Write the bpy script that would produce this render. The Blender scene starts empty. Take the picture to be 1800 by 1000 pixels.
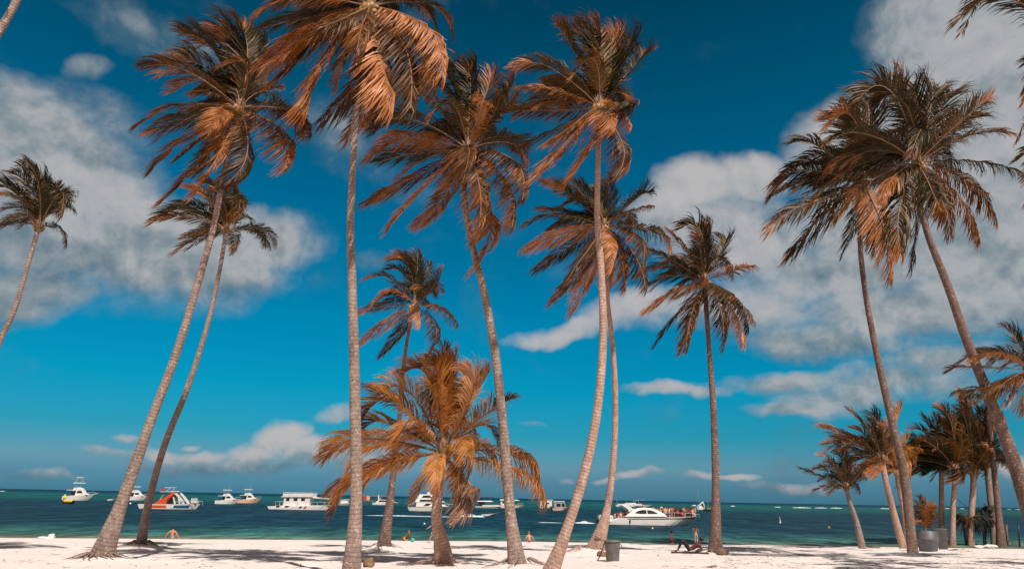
import bpy, math, random
import numpy as np
from mathutils import Vector, Matrix, noise

random.seed(7)
C = bpy.context.scene.collection
SC = bpy.context.scene
R = math.radians

# ------------------------------------------------------------------ camera geometry
F_PX, ZC = 1250.0, 3.75                    # focal length for an 1800 px wide frame, eye height above the water
TH, AL = math.atan(375.0 / F_PX), R(1.08)  # upward pitch and roll
FW = Vector((0, math.cos(TH), math.sin(TH)))
R0, U0 = Vector((1, 0, 0)), Vector((0, -math.sin(TH), math.cos(TH)))
RC = R0 * math.cos(AL) + U0 * math.sin(AL)
UC = -R0 * math.sin(AL) + U0 * math.cos(AL)
CAM = Vector((0, 0, ZC))


def ray(px, py):
    return FW + RC * ((px - 900) / F_PX) + UC * ((500 - py) / F_PX)


def at(px, py, y):
    d = ray(px, py)
    return CAM + d * (y / d.y)


def shore(x):
    return 68.5 + (0.2 if x < 0 else 0.07) * x


def slope(x, y):
    s = shore(x) - y
    if s > 49:
        return 1.9 + (min(s, 90) - 49) * 0.015
    if s >= 0:
        return 0.0388 * s
    return max(-2.5, 0.06 * s)


def ground(px, py):
    d = ray(px, py)
    lo, hi = 5.0, 400.0
    for _ in range(50):
        m = (lo + hi) / 2
        p = CAM + d * (m / d.y)
        if p.z > max(slope(p.x, p.y), 0.0):
            lo = m
        else:
            hi = m
    return CAM + d * (lo / d.y)


def sea_point(px, py):
    d = ray(px, py)
    return CAM + d * (-ZC / d.z)


cam = bpy.data.cameras.new('camera')
cam.sensor_width, cam.lens = 36.0, 36.0 * F_PX / 1800
cam.clip_start, cam.clip_end = 0.1, 60000
co = bpy.data.objects.new('camera', cam)
C.objects.link(co)
co.matrix_world = Matrix(((RC.x, UC.x, -FW.x, CAM.x), (RC.y, UC.y, -FW.y, CAM.y), (RC.z, UC.z, -FW.z, CAM.z), (0, 0, 0, 1)))
SC.camera = co

# ------------------------------------------------------------------ objects and tags


def tag(o, label=None, cat=None, group=None, kind=None):
    if label: o['label'] = label
    if cat: o['category'] = cat
    if group: o['group'] = group
    if kind: o['kind'] = kind
    return o


def thing(name, label, cat, loc=(0, 0, 0), group=None):
    o = bpy.data.objects.new(name, None)
    o.empty_display_size = 0.2
    C.objects.link(o)
    o.location = loc
    return tag(o, label, cat, group)


def link(name, me, parent=None, loc=None):
    o = bpy.data.objects.new(name, me)
    C.objects.link(o)
    if parent: o.parent = parent
    if loc is not None: o.location = loc
    return o


class MB:
    """Collects shapes and links them as one mesh object; every shape takes a material slot."""

    def __init__(s):
        s.v, s.f, s.m, s.uv = [], [], [], None

    def add(s, v, f, m=0):
        n = len(s.v)
        s.v += [tuple(p) for p in v]
        s.f += [tuple(i + n for i in q) for q in f]
        s.m += [m] * len(f)
        return s

    def box(s, a, b, m=0):
        (x0, y0, z0), (x1, y1, z1) = a, b
        return s.add([(x0, y0, z0), (x1, y0, z0), (x1, y1, z0), (x0, y1, z0), (x0, y0, z1), (x1, y0, z1), (x1, y1, z1), (x0, y1, z1)],
                     [(3, 2, 1, 0), (4, 5, 6, 7), (0, 1, 5, 4), (1, 2, 6, 5), (2, 3, 7, 6), (3, 0, 4, 7)], m)

    def prism(s, poly, w0, w1=None, m=0, yc=0.0):
        """Side profile (x, z) extruded across the beam; half width w0 at the lowest point, w1 at the highest."""
        w1 = w0 if w1 is None else w1
        zs = [p[1] for p in poly]
        z0, dz = min(zs), max(max(zs) - min(zs), 1e-6)
        n = len(poly)
        ar = sum(poly[i][0] * poly[(i + 1) % n][1] - poly[(i + 1) % n][0] * poly[i][1] for i in range(n))
        if ar < 0: poly = poly[::-1]
        v = []
        for sg in (-1, 1):
            for x, z in poly:
                v.append((x, yc + sg * (w0 + (w1 - w0) * (z - z0) / dz), z))
        f = [tuple(range(n)), tuple(range(2 * n - 1, n - 1, -1))]
        f += [(i, i + n, (i + 1) % n + n, (i + 1) % n) for i in range(n)]
        return s.add(v, f, m)

    def tube(s, pts, rad, sides=6, m=0, cap=True):
        pts = [Vector(p) for p in pts]
        n = len(pts)
        rad = rad if hasattr(rad, '__len__') else [rad] * n
        v, f = [], []
        ref = None
        for i, p in enumerate(pts):
            t = (pts[min(i + 1, n - 1)] - pts[max(i - 1, 0)]).normalized()
            if ref is None:
                ref = Vector((0, 0, 1)) if abs(t.z) < 0.9 else Vector((1, 0, 0))
            a = (ref - t * ref.dot(t)).normalized()
            ref = a
            b = t.cross(a)
            for k in range(sides):
                w = 2 * math.pi * k / sides
                v.append(p + (a * math.cos(w) + b * math.sin(w)) * rad[i])
        for i in range(n - 1):
            for k in range(sides):
                k2 = (k + 1) % sides
                f.append((i * sides + k, i * sides + k2, (i + 1) * sides + k2, (i + 1) * sides + k))
        if cap:
            f.append(tuple(range(sides - 1, -1, -1)))
            f.append(tuple(range((n - 1) * sides, n * sides)))
        return s.add(v, f, m)

    def lathe(s, prof, sides=24, m=0, c=(0, 0, 0)):
        v, f = [], []
        for r, z in prof:
            for k in range(sides):
                w = 2 * math.pi * k / sides
                v.append((c[0] + r * math.cos(w), c[1] + r * math.sin(w), c[2] + z))
        for i in range(len(prof) - 1):
            for k in range(sides):
                k2 = (k + 1) % sides
                f.append((i * sides + k, i * sides + k2, (i + 1) * sides + k2, (i + 1) * sides + k))
        return s.add(v, f, m)

    def ball(s, c, r, m=0, seg=10, rings=7, lump=0.0, seed=0):
        r = r if hasattr(r, '__len__') else (r, r, r)
        v, f = [], []
        for i in range(rings + 1):
            t = math.pi * i / rings
            for k in range(seg):
                w = 2 * math.pi * k / seg
                d = Vector((math.sin(t) * math.cos(w), math.sin(t) * math.sin(w), math.cos(t)))
                q = 1 + (lump * noise.noise(d * 1.7 + Vector((seed, seed * 2, 0))) if lump else 0)
                v.append((c[0] + d.x * r[0] * q, c[1] + d.y * r[1] * q, c[2] + d.z * r[2] * q))
        for i in range(rings):
            for k in range(seg):
                k2 = (k + 1) % seg
                f.append((i * seg + k, (i + 1) * seg + k, (i + 1) * seg + k2, i * seg + k2))
        return s.add(v, f, m)

    def mesh(s, name, mats, smooth=False):
        me = bpy.data.meshes.new(name)
        me.from_pydata(s.v, [], s.f)
        for mt in (mats if isinstance(mats, (list, tuple)) else [mats]):
            me.materials.append(mt)
        me.polygons.foreach_set('material_index', s.m)
        if smooth: me.polygons.foreach_set('use_smooth', [True] * len(s.f))
        me.update()
        return me

    def build(s, name, mats, parent=None, smooth=False, loc=None, bevel=0.0):
        o = link(name, s.mesh(name, mats, smooth), parent, loc)
        if bevel:
            b = o.modifiers.new('bevel', 'BEVEL')
            b.width, b.segments, b.limit_method = bevel, 2, 'ANGLE'
        return o


# ------------------------------------------------------------------ materials


class NT:
    """Small helper for node trees."""

    def __init__(s, tree):
        s.t = tree
        s.n, s.l = tree.nodes, tree.links

    def node(s, kind, **kw):
        nd = s.n.new(kind)
        for k, v in kw.items():
            setattr(nd, k, v)
        return nd

    def put(s, sock, v):
        if isinstance(v, bpy.types.NodeSocket):
            s.l.new(v, sock)
        else:
            sock.default_value = v

    def math(s, op, a, b=0.0, c=0.0, clamp=False):
        nd = s.node('ShaderNodeMath', operation=op, use_clamp=clamp)
        for i, v in enumerate((a, b, c)):
            s.put(nd.inputs[i], v)
        return nd.outputs[0]

    def vec(s, op, a, b=(0, 0, 0)):
        nd = s.node('ShaderNodeVectorMath', operation=op)
        s.put(nd.inputs[0], a)
        if op == 'SCALE': s.put(nd.inputs[3], b)
        else: s.put(nd.inputs[1], b)
        return nd.outputs['Value'] if op in ('DOT_PRODUCT', 'LENGTH') else nd.outputs[0]

    def noise(s, vec, scale, detail=4.0, rough=0.55, dist=0.0, out=0):
        nd = s.node('ShaderNodeTexNoise')
        s.put(nd.inputs['Vector'], vec)
        nd.inputs['Scale'].default_value = scale
        nd.inputs['Detail'].default_value = detail
        nd.inputs['Roughness'].default_value = rough
        nd.inputs['Distortion'].default_value = dist
        return nd.outputs[out]

    def ramp(s, fac, stops, ease=False):
        nd = s.node('ShaderNodeValToRGB')
        el = nd.color_ramp.elements
        if ease: nd.color_ramp.interpolation = 'EASE'
        while len(el) < len(stops): el.new(0.5)
        for e, (p, c) in zip(el, stops):
            e.position = p
            c = (c, c, c) if not hasattr(c, '__len__') else c
            e.color = (*c, 1)
        s.put(nd.inputs[0], fac)
        return nd.outputs[0]

    def mix(s, fac, a, b, kind='MIX'):
        nd = s.node('ShaderNodeMix', data_type='RGBA', blend_type=kind)
        s.put(nd.inputs[0], fac)
        for i, v in ((6, a), (7, b)):
            s.put(nd.inputs[i], (*v, 1) if isinstance(v, tuple) and len(v) == 3 else v)
        return nd.outputs[2]

    def smooth(s, x, lo, hi):
        nd = s.node('ShaderNodeMapRange', interpolation_type='SMOOTHSTEP')
        s.put(nd.inputs[0], x)
        nd.inputs[1].default_value, nd.inputs[2].default_value = lo, hi
        return nd.outputs[0]

    def mapping(s, vec, scale):
        nd = s.node('ShaderNodeMapping')
        s.put(nd.inputs[0], vec)
        nd.inputs['Scale'].default_value = scale
        return nd.outputs[0]

    def bump(s, h, strength, dist, normal=None):
        nd = s.node('ShaderNodeBump')
        nd.inputs['Strength'].default_value = strength
        nd.inputs['Distance'].default_value = dist
        s.put(nd.inputs['Height'], h)
        if normal is not None: s.put(nd.inputs['Normal'], normal)
        return nd.outputs[0]


def material(name):
    m = bpy.data.materials.new(name)
    m.use_nodes = True
    t = NT(m.node_tree)
    b = t.n['Principled BSDF']
    return m, t, b


def plain(name, col, rough=0.5, var=0.12, scale=3.0, spec=0.4, bump=0.0, bscale=20.0):
    """Paint, plastic, cloth: a base colour with a little wear."""
    m, t, b = material(name)
    co_ = t.node('ShaderNodeTexCoord').outputs['Object']
    n = t.noise(co_, scale, 5, 0.6)
    dark = tuple(c * (1 - var) for c in col)
    lite = tuple(min(1, c * (1 + var * 0.6)) for c in col)
    t.put(b.inputs['Base Color'], t.ramp(n, [(0.3, dark), (0.7, lite)]))
    b.inputs['Roughness'].default_value = rough
    b.inputs['Specular IOR Level'].default_value = spec
    if bump:
        t.put(b.inputs['Normal'], t.bump(t.noise(co_, bscale, 4), bump, 0.02))
    return m


def leaf_material(name, stops, rough=0.48, trans=0.2, tcol=(0.26, 0.10, 0.018), tmix=0.3):
    m, t, b = material(name)
    info = t.node('ShaderNodeObjectInfo')
    co_ = t.node('ShaderNodeTexCoord').outputs['Object']
    n = t.noise(co_, 1.3, 3, 0.6)
    f = t.math('MULTIPLY_ADD', n, 1.1, t.math('MULTIPLY_ADD', info.outputs['Random'], 0.7, -0.40), clamp=True)
    col = t.ramp(f, stops)
    fine = t.noise(co_, 9.0, 2, 0.5)
    col = t.mix(t.math('MULTIPLY', fine, 0.3), col, (0.05, 0.024, 0.008))
    t.put(b.inputs['Base Color'], col)
    b.inputs['Roughness'].default_value = rough
    b.inputs['Specular IOR Level'].default_value = 0.4
    b.inputs['Specular Tint'].default_value = (1.0, 0.66, 0.48, 1)
    tr = t.node('ShaderNodeBsdfTranslucent')
    t.put(tr.inputs['Color'], t.mix(tmix, col, tcol))
    ms = t.node('ShaderNodeMixShader')
    ms.inputs[0].default_value = trans
    t.l.new(b.outputs[0], ms.inputs[1])
    t.l.new(tr.outputs[0], ms.inputs[2])
    t.l.new(ms.outputs[0], t.n['Material Output'].inputs[0])
    return m


M = {}
LEAF = [(0.05, (0.007, 0.014, 0.006)), (0.48, (0.018, 0.022, 0.007)), (0.74, (0.065, 0.038, 0.008)), (0.98, (0.26, 0.09, 0.015))]  # fresh green, kept near black to carry the fronds' shade
OLD_SUNLIT = [(0.0, (0.018, 0.012, 0.006)), (0.34, (0.08, 0.032, 0.008)), (0.60, (0.36, 0.112, 0.016)), (0.95, (0.72, 0.33, 0.17))]  # old leaf, with the sunlit orange and pink put into the colour
M['old_sunlit_leaf'] = leaf_material('old_sunlit_palm_leaf', OLD_SUNLIT, tcol=(0.42, 0.16, 0.03), tmix=0.5)
M['leaf'] = leaf_material('palm_leaf', LEAF)
M['young_leaf'] = leaf_material('young_palm_leaf', [(0.0, (0.05, 0.04, 0.012)), (0.20, (0.26, 0.11, 0.018)), (0.42, (0.66, 0.265, 0.05)), (0.9, (0.92, 0.52, 0.24))], trans=0.38, tcol=(0.5, 0.2, 0.03), tmix=0.6)
M['dry_leaf'] = leaf_material('dry_palm_leaf', [(0.0, (0.12, 0.065, 0.04)), (0.5, (0.36, 0.19, 0.12)), (0.9, (0.58, 0.36, 0.25))], trans=0.15)
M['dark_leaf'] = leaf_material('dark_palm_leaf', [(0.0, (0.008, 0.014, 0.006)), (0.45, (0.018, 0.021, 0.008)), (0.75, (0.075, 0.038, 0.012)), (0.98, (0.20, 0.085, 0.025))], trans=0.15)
M['rachis'] = plain('palm_rib', (0.24, 0.12, 0.06), 0.5, 0.3, 2.0)
M['fibre'] = plain('palm_fibre', (0.26, 0.15, 0.08), 0.85, 0.6, 9.0, bump=0.8, bscale=30)
M['coconut'] = plain('coconut_husk', (0.36, 0.20, 0.07), 0.5, 0.4, 5.0)


def bark_material(name, light, dark, ring=7.0):
    m, t, b = material(name)
    uv = t.node('ShaderNodeUVMap', uv_map='trunk').outputs[0]
    oc = t.node('ShaderNodeTexCoord').outputs['Object']
    warp = t.noise(oc, 3.0, 3, 0.6)
    sep = t.node('ShaderNodeSeparateXYZ')
    t.put(sep.inputs[0], uv)
    h = t.math('MULTIPLY_ADD', warp, 0.13, sep.outputs['Y'])
    w = t.math('SINE', t.math('MULTIPLY', h, 2 * math.pi * ring))
    rings = t.math('MULTIPLY_ADD', w, 0.5, 0.5)
    rings = t.math('POWER', rings, 3.0)
    blot = t.noise(t.mapping(oc, (1, 1, 0.55)), 5.5, 6, 0.72)
    fine = t.noise(t.mapping(oc, (2.2, 2.2, 0.6)), 16.0, 4, 0.6)
    col = t.ramp(t.math('MULTIPLY_ADD', fine, 0.45, t.math('MULTIPLY', blot, 0.58)), [(0.32, dark), (0.52, tuple((a + c) / 2 for a, c in zip(light, dark))), (0.62, light)])
    col = t.mix(t.math('MULTIPLY', t.math('MULTIPLY', rings, t.smooth(blot, 0.35, 0.65)), 0.24), col, tuple(c * 0.42 for c in dark))
    old = t.smooth(t.noise(t.mapping(oc, (1, 1, 0.35)), 1.1, 4, 0.65), 0.48, 0.66)
    col = t.mix(t.math('MULTIPLY', old, 0.5), col, tuple(c * 0.55 for c in dark))
    lich = t.smooth(t.noise(t.mapping(oc, (1, 1, 1.3)), 6.0, 6, 0.8, 0.8), 0.57, 0.63)
    col = t.mix(t.math('MULTIPLY', lich, 0.75), col, (0.66, 0.54, 0.48))
    t.put(b.inputs['Base Color'], col)
    b.inputs['Roughness'].default_value = 0.88
    b.inputs['Specular IOR Level'].default_value = 0.15
    hh = t.math('SUBTRACT', t.math('MULTIPLY_ADD', blot, 0.6, t.math('MULTIPLY', fine, 0.5)), t.math('MULTIPLY', rings, 0.9))
    t.put(b.inputs['Normal'], t.bump(hh, 0.5, 0.02))
    return m


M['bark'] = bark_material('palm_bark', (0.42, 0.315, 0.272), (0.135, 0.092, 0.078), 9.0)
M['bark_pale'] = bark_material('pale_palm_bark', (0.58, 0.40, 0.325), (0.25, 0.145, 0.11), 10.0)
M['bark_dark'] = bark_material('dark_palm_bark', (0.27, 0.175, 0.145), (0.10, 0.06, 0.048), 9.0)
# ------------------------------------------------------------------ coconut palms
WIND = np.array((-0.85, 0.12, -0.05))
PALM_BASES = []           # (x, y, mound height, mound radius) used by the sand


def nrm(a):
    return a / np.maximum(np.linalg.norm(a, axis=-1, keepdims=True), 1e-9)


def frond_mesh(c, mid, tip, rnd, n=46, wid=1.0, leaf_len=0.27, wind=0.55, mats=None, limp=1.0, age=0.5, curly=1.0):
    """One feather leaf: a curved rib and two rows of leaflets that droop and stream in the wind."""
    c, mid, tip = (np.array(p, float) for p in (c, mid, tip))
    ctrl = 2 * mid - 0.5 * (c + tip)
    ln = np.linalg.norm(mid - c) + np.linalg.norm(tip - mid)

    curl = (np.array((0, 0, -0.13)) + WIND * 0.09 * wind) * ln * rnd.choice((0.0, 0.15, 0.35, 0.7, 1.2)) * curly
    wav = np.array([rnd.uniform(-1, 1) for _ in range(3)]) * 0.010 * ln
    wph = rnd.uniform(0, 6)

    def pt(t):
        t = t[:, None]
        return ((1 - t) ** 2 * c + 2 * t * (1 - t) * ctrl + t * t * tip + curl * np.clip((t - 0.62) / 0.38, 0, 1) ** 2
                + wav * np.sin(7 * t + wph) * t)

    def tg(t):
        return nrm(pt(t + 0.004) - pt(t - 0.004))

    roll = rnd.uniform(-0.85, 0.85)
    V, Fc, Mi = [], [], []
    # rib
    ts = np.linspace(0, 1, 13)
    P, T = pt(ts), tg(ts)
    up = np.array((0.0, 0.0, 1.0))

    def frame(T):
        S = np.cross(T, up)
        flat = np.linalg.norm(S, axis=1) < 0.15
        S[flat] = (1, 0, 0)
        S = nrm(S)
        N = np.cross(S, T)
        return S * math.cos(roll) + N * math.sin(roll), N * math.cos(roll) - S * math.sin(roll)

    S, N = frame(T)
    rr = (0.008 + 0.022 * (1 - ts) ** 1.3) * ln / 3.2
    for k in range(5):
        w = 2 * math.pi * k / 5
        V.append(P + (S * math.cos(w) + N * math.sin(w)) * rr[:, None])
    m = len(ts)
    for k in range(5):
        k2 = (k + 1) % 5
        for i in range(m - 1):
            Fc.append((k * m + i, k2 * m + i, k2 * m + i + 1, k * m + i + 1))
            Mi.append(1)
    base = 5 * m
    dry = rnd.uniform(0.62, 1.05) if len(mats or ()) > 2 else 2  # dry tips, their sunlit pink painted in as well
    g = np.array((0, 0, -1.0))
    for sd in (-1, 1):
        t = np.linspace(0.10, 0.985, n) + np.array([rnd.uniform(-0.006, 0.006) for _ in range(n)])
        keep = np.array([rnd.random() > 0.05 for _ in range(n)])
        for _ in range(rnd.choice((0, 0, 1, 2))):                # torn gaps
            g0, gw = rnd.uniform(0.25, 0.95), rnd.uniform(0.012, 0.04)
            keep &= ~((np.abs(t - g0) < gw) & np.array([rnd.random() < 0.8 for _ in range(n)]))
        t = np.clip(t[keep], 0.1, 0.998)
        pa, pb, fa, fb_ = rnd.uniform(0, 6), rnd.uniform(0, 6), rnd.uniform(14, 30), rnd.uniform(20, 44)
        q = len(t)
        P, T = pt(t), tg(t)
        S, N = frame(T)
        rv = lambda a: np.array([[rnd.uniform(-a, a) for _ in range(3)] for _ in range(q)])
        a = np.radians(38 + 36 * t)[:, None]
        d0 = nrm(S * sd * np.cos(a) + T * (np.sin(a) + 0.07 * np.sin(fa * t + pa)[:, None]) + N * (0.34 - 0.45 * age + 0.09 * np.sin(fb_ * t + pb)[:, None]) + rv(0.10))
        L = ln * leaf_len * (0.30 + 0.85 * np.sin(np.pi * np.clip(t * 0.86 + 0.10, 0, 1)) ** 0.8)
        L = L * (1 + 0.07 * np.sin(fa * 0.7 * t + pb))
        L = L * np.array([rnd.uniform(0.76, 1.14) for _ in range(q)])
        G = nrm((g * 0.62 * limp + WIND * wind)[None, :] + rv(0.16))
        d1 = nrm(d0 * (0.95 - 0.4 * age) + G * (0.26 + 0.5 * age))
        d2 = nrm(d1 * (0.75 - 0.35 * age) + G * (0.5 + 0.5 * age))
        L = L[:, None]
        p1 = P + d0 * L * 0.36
        p2 = p1 + d1 * L * 0.36
        p3 = p2 + d2 * L * 0.32
        w = (0.0168 * wid * ln / 3.2) * (0.65 + 0.35 * np.sin(np.pi * t))[:, None]
        W0 = nrm(T - d0 * (T * d0).sum(1, keepdims=True) + rv(0.25))
        W1 = nrm(W0 + N * rnd.uniform(-0.3, 0.3) + rv(0.25))
        for arr in (P - W0 * w * .55, P + W0 * w * .55, p1 - W0 * w, p1 + W0 * w, p2 - W1 * w * .8, p2 + W1 * w * .8, p3):
            V.append(arr)
        for i in range(q):
            b = [base + j * q + i for j in range(7)]
            Fc += [(b[0], b[1], b[3], b[2]), (b[2], b[3], b[5], b[4]), (b[4], b[5], b[6])]
            Mi += [2, 2, 2] if t[i] > dry + 0.05 * math.sin(i * 2.1) else [0, 0, 0]
        base += 7 * q
    me = bpy.data.meshes.new('frond')
    me.from_pydata(np.concatenate(V).tolist(), [], Fc)
    for mt in (mats or (M['leaf'], M['rachis'])):
        me.materials.append(mt)
    me.polygons.foreach_set('material_index', Mi)
    me.polygons.foreach_set('use_smooth', [True] * len(Fc))
    me.update()
    return me


def catmull(pts, per=10):
    out = []
    n = len(pts)
    for i in range(n - 1):
        p0, p1, p2, p3 = pts[max(i - 1, 0)], pts[i], pts[i + 1], pts[min(i + 2, n - 1)]
        for k in range(per):
            t = k / per
            out.append(0.5 * ((2 * p1) + (p2 - p0) * t + (2 * p0 - 5 * p1 + 4 * p2 - p3) * t * t + (3 * p1 - p0 - 3 * p2 + p3) * t ** 3))
    out.append(pts[-1].copy())
    return out


def trunk_mesh(pts, rad, flare=0.0, seed=0, sides=18, roots=0, mound=(0.0, 1.0)):
    """Tapered ringed stem along pts (local); UV map 'trunk' holds metres along the stem."""
    line = catmull([Vector(p) for p in pts], 14)
    n = len(line)
    d = [0.0]
    for a, b in zip(line, line[1:]): d.append(d[-1] + (b - a).length)
    tot = d[-1]
    knots = [d[min(i * 14, n - 1)] for i in range(len(pts))]           # arc length at each control point
    if len(rad) != len(pts) - 1: rad = list(np.interp(np.linspace(0, 1, len(pts) - 1), np.linspace(0, 1, len(rad)), rad))
    k = np.interp(np.array(d), knots, list(rad) + [rad[-1]])
    v, f, uvs = [], [], []
    ref = Vector((1, 0, 0))
    for i, p in enumerate(line):
        t = (line[min(i + 1, n - 1)] - line[max(i - 1, 0)]).normalized()
        a = (ref - t * ref.dot(t)).normalized()
        ref = a
        b = t.cross(a)
        fl = flare * math.exp(-d[i] / 0.55)
        for j in range(sides):
            w = 2 * math.pi * j / sides
            r = k[i] * (1 + 0.05 * noise.noise(Vector((math.cos(w) * 1.5, math.sin(w) * 1.5, d[i] * 1.3 + seed * 9)))
                        + 0.008 * math.sin(d[i] * 63) ) + fl * (1 + 0.5 * noise.noise(Vector((math.cos(w) * 2, math.sin(w) * 2, seed * 3.0))))
            v.append(p + (a * math.cos(w) + b * math.sin(w)) * r)
    for i in range(n - 1):
        for j in range(sides):
            j2 = (j + 1) % sides
            f.append((i * sides + j, i * sides + j2, (i + 1) * sides + j2, (i + 1) * sides + j))
            uvs += [(j / sides, d[i]), ((j + 1) / sides, d[i]), ((j + 1) / sides, d[i + 1]), (j / sides, d[i + 1])]
    f.append(tuple(range((n - 1) * sides, n * sides)))
    uvs += [(0, tot)] * sides
    mb = MB()
    mb.add(v, f)
    rnd = random.Random(seed + 50)
    for _ in range(roots):
        w = rnd.uniform(0, 2 * math.pi)
        r0 = rad[0] * 0.75 + flare * 0.9
        L = rnd.uniform(0.3, 0.95)
        r0 = rad[0] * 0.8 + flare * 0.7
        pp = []
        for i in range(7):
            u = i / 6
            pp.append(Vector((math.cos(w) * (r0 + L * u) + rnd.uniform(-.03, .03), math.sin(w) * (r0 + L * u) + rnd.uniform(-.03, .03), mound[0] * math.exp(-1.1 * ((r0 + L * u) / mound[1]) ** 2) + 0.10 * (1 - u) ** 3 + 0.025 - 0.06 * u ** 3 + (0.04 if L > .8 else 0))))
            w += rnd.uniform(-0.12, 0.12)
        nb = len(mb.f)
        mb.tube(pp, [0.022 * rnd.uniform(.8, 1.7) * (1 - 0.7 * i / 6) for i in range(7)], 5)
        for q in mb.f[nb:]:
            uvs += [(0, 0.03 * rnd.random())] * len(q)
    me = bpy.data.meshes.new('trunk')
    me.from_pydata(mb.v, [], mb.f)
    ul = me.uv_layers.new(name='trunk')
    ul.data.foreach_set('uv', [c for u in uvs for c in u])
    me.polygons.foreach_set('use_smooth', [True] * len(mb.f))
    return me


def palm(label, trunk, widths, center, zoom, fronds, fill=6, bark='bark', seed=1, leaf='leaf', n=98, wind=0.55, nuts=0, flare=0.1, roots=0,
         mound=(0.0, 0.8), group='coconut palms on the beach', base_y=None, wid=1.0, leaf_len=0.255, heart=1.0, drift=0.0, limp=0.82, name='coconut_palm', dead=(), lscale=1.06, top_z=None, wf=(0.92, 0.68)):
    """trunk: pixels from the base up; widths: pixels; fronds: (tip x, tip y, mid x, mid y, side) in the zoomed crop (ox, oy, scale)."""
    rnd = random.Random(seed)
    p0 = ground(*trunk[0])
    y0 = base_y or p0.y
    if base_y:
        p0 = at(trunk[0][0], trunk[0][1], base_y)
    root = thing(name, label, 'palm tree', p0, group)
    PALM_BASES.append((p0.x, p0.y, mound[0], mound[1]))
    n_t = len(trunk)
    ycs = [y0 + drift * i / n_t for i in range(n_t + 1)]
    pts = [p0 - Vector((0, 0, 0.25))] + [at(px, py, ycs[i + 1]) for i, (px, py) in enumerate(trunk[1:])]
    if top_z is None:
        yc = ycs[-1]
    cen = at(center[0], center[1], yc)
    pts.append(cen - (cen - pts[-1]).normalized() * 0.15)
    axis = (cen - CAM).dot(FW)
    ppm = F_PX / axis
    ppm0 = F_PX / (p0 - CAM).dot(FW)
    rad = [wf[0 if i == 0 else 1] * w / 2 / (ppm0 + (ppm - ppm0) * i / (len(widths) - 1)) for i, w in enumerate(widths)]
    tr = link('trunk', trunk_mesh([p - p0 for p in pts], rad, flare, seed, roots=roots, mound=mound), root)
    tr.data.materials.append(M[bark])
    # crown heart: fibre sheaths and leaf bases
    r = rad[-1] * 1.25 * heart
    cl = cen - p0
    hb = MB()
    ax = (pts[-1] - pts[-2]).normalized()
    hb.ball(cl + ax * 0.05, (r * 1.15, r * 1.15, r * 2.3), 0, 12, 8, 0.5, seed)
    for k in range(16):
        w = 2 * math.pi * k / 16 + rnd.uniform(-.2, .2)
        d = Vector((math.cos(w), math.sin(w), 0))
        b0 = cl + d * r * 0.55 - ax * r * rnd.uniform(0.2, 1.6)
        hb.tube([b0, b0 + d * r * 0.8 + ax * r * 0.9, b0 + d * r * 1.3 + ax * r * rnd.uniform(1.2, 2.2)], [r * .34, r * .26, r * .07], 5)
    crown = hb.build('crown', M['fibre'], root, True)
    ox, oy, sc = zoom
    lens = []
    for q in fronds:
        tx, ty = ox + q[0] / sc, oy + q[1] / sc
        lens.append(math.hypot(tx - center[0], ty - center[1]) / ppm)
    Lm = sorted(lens)[int(len(lens) * 0.85)] * lscale
    mats = (M[leaf], M['rachis'], M['old_sunlit_leaf'])
    for i, q in enumerate(fronds):
        tp = (ox + q[0] / sc, oy + q[1] / sc)
        md = (ox + q[2] / sc, oy + q[3] / sc)
        l2 = math.hypot(md[0] - center[0], md[1] - center[1]) / ppm + math.hypot(tp[0] - md[0], tp[1] - md[1]) / ppm
        dp = q[4] * max(0.12 * Lm, math.sqrt(max(0.0, (Lm * 1.05) ** 2 - l2 * l2)) * 0.8) * rnd.uniform(0.75, 1.05)
        tip, mid = at(*tp, yc + dp) - p0, at(*md, yc + dp * 0.6) - p0
        st = cl + (mid - cl).normalized() * r * 0.5
        dd = i in dead
        # lower leaves are old: limp and orange; upper ones fresh, stiffer and darker
        age = min(1.0, max(0.0, 0.48 - 0.75 * (tip.z - cl.z) / Lm + rnd.uniform(-0.15, 0.15)))
        lm = mats if leaf not in ('leaf', 'dark_leaf') or rnd.random() > (age - 0.25) * (1.35 if leaf == 'leaf' else 0.6) else (M['old_sunlit_leaf'], M['rachis'])  # bright old and dark fresh leaf also paint sunlit and shaded fronds
        me = frond_mesh(st, mid, tip, rnd, n, wid, leaf_len, wind, (M['dry_leaf'], M['rachis']) if dd else lm, limp, age)
        link('frond', me, crown)
    for k in range(fill):                    # leaves behind and above that close the crown
        w = R(rnd.uniform(-10, 190) if rnd.random() < 0.75 else rnd.uniform(190, 350))
        el = rnd.uniform(0.1, 1.1)
        h = Vector((math.cos(w) * 0.9 - 0.1, 0.25 + 0.8 * abs(math.sin(w)) * rnd.uniform(0.4, 1), 0)).normalized()
        L = Lm * rnd.uniform(0.6, 0.82)
        mid = cl + (h * math.cos(el) + Vector((0, 0, math.sin(el)))) * L * 0.55
        tip = mid + (h * math.cos(el * 0.5) + Vector((-0.25, 0, math.sin(el) * 0.3 - 0.35))) * L * 0.5
        me = frond_mesh(cl + (mid - cl).normalized() * r * 0.5, mid, tip, rnd, n, wid, leaf_len, wind, mats, limp, rnd.uniform(0.1, 0.4))
        link('frond', me, crown)
    for k in range(nuts):
        w = R(190 + 160 * k / max(1, nuts - 1)) if nuts > 1 else R(270)
        p = cl + Vector((math.cos(w) * r * 1.75, math.sin(w) * r * 1.75, -r * rnd.uniform(0.9, 2.6)))
        MB().ball(p, (0.12, 0.12, 0.155), 0, 10, 7, 0.1, k).build('coconut', M['coconut'], crown, True)
    return root
f, b = -1, 1
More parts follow.
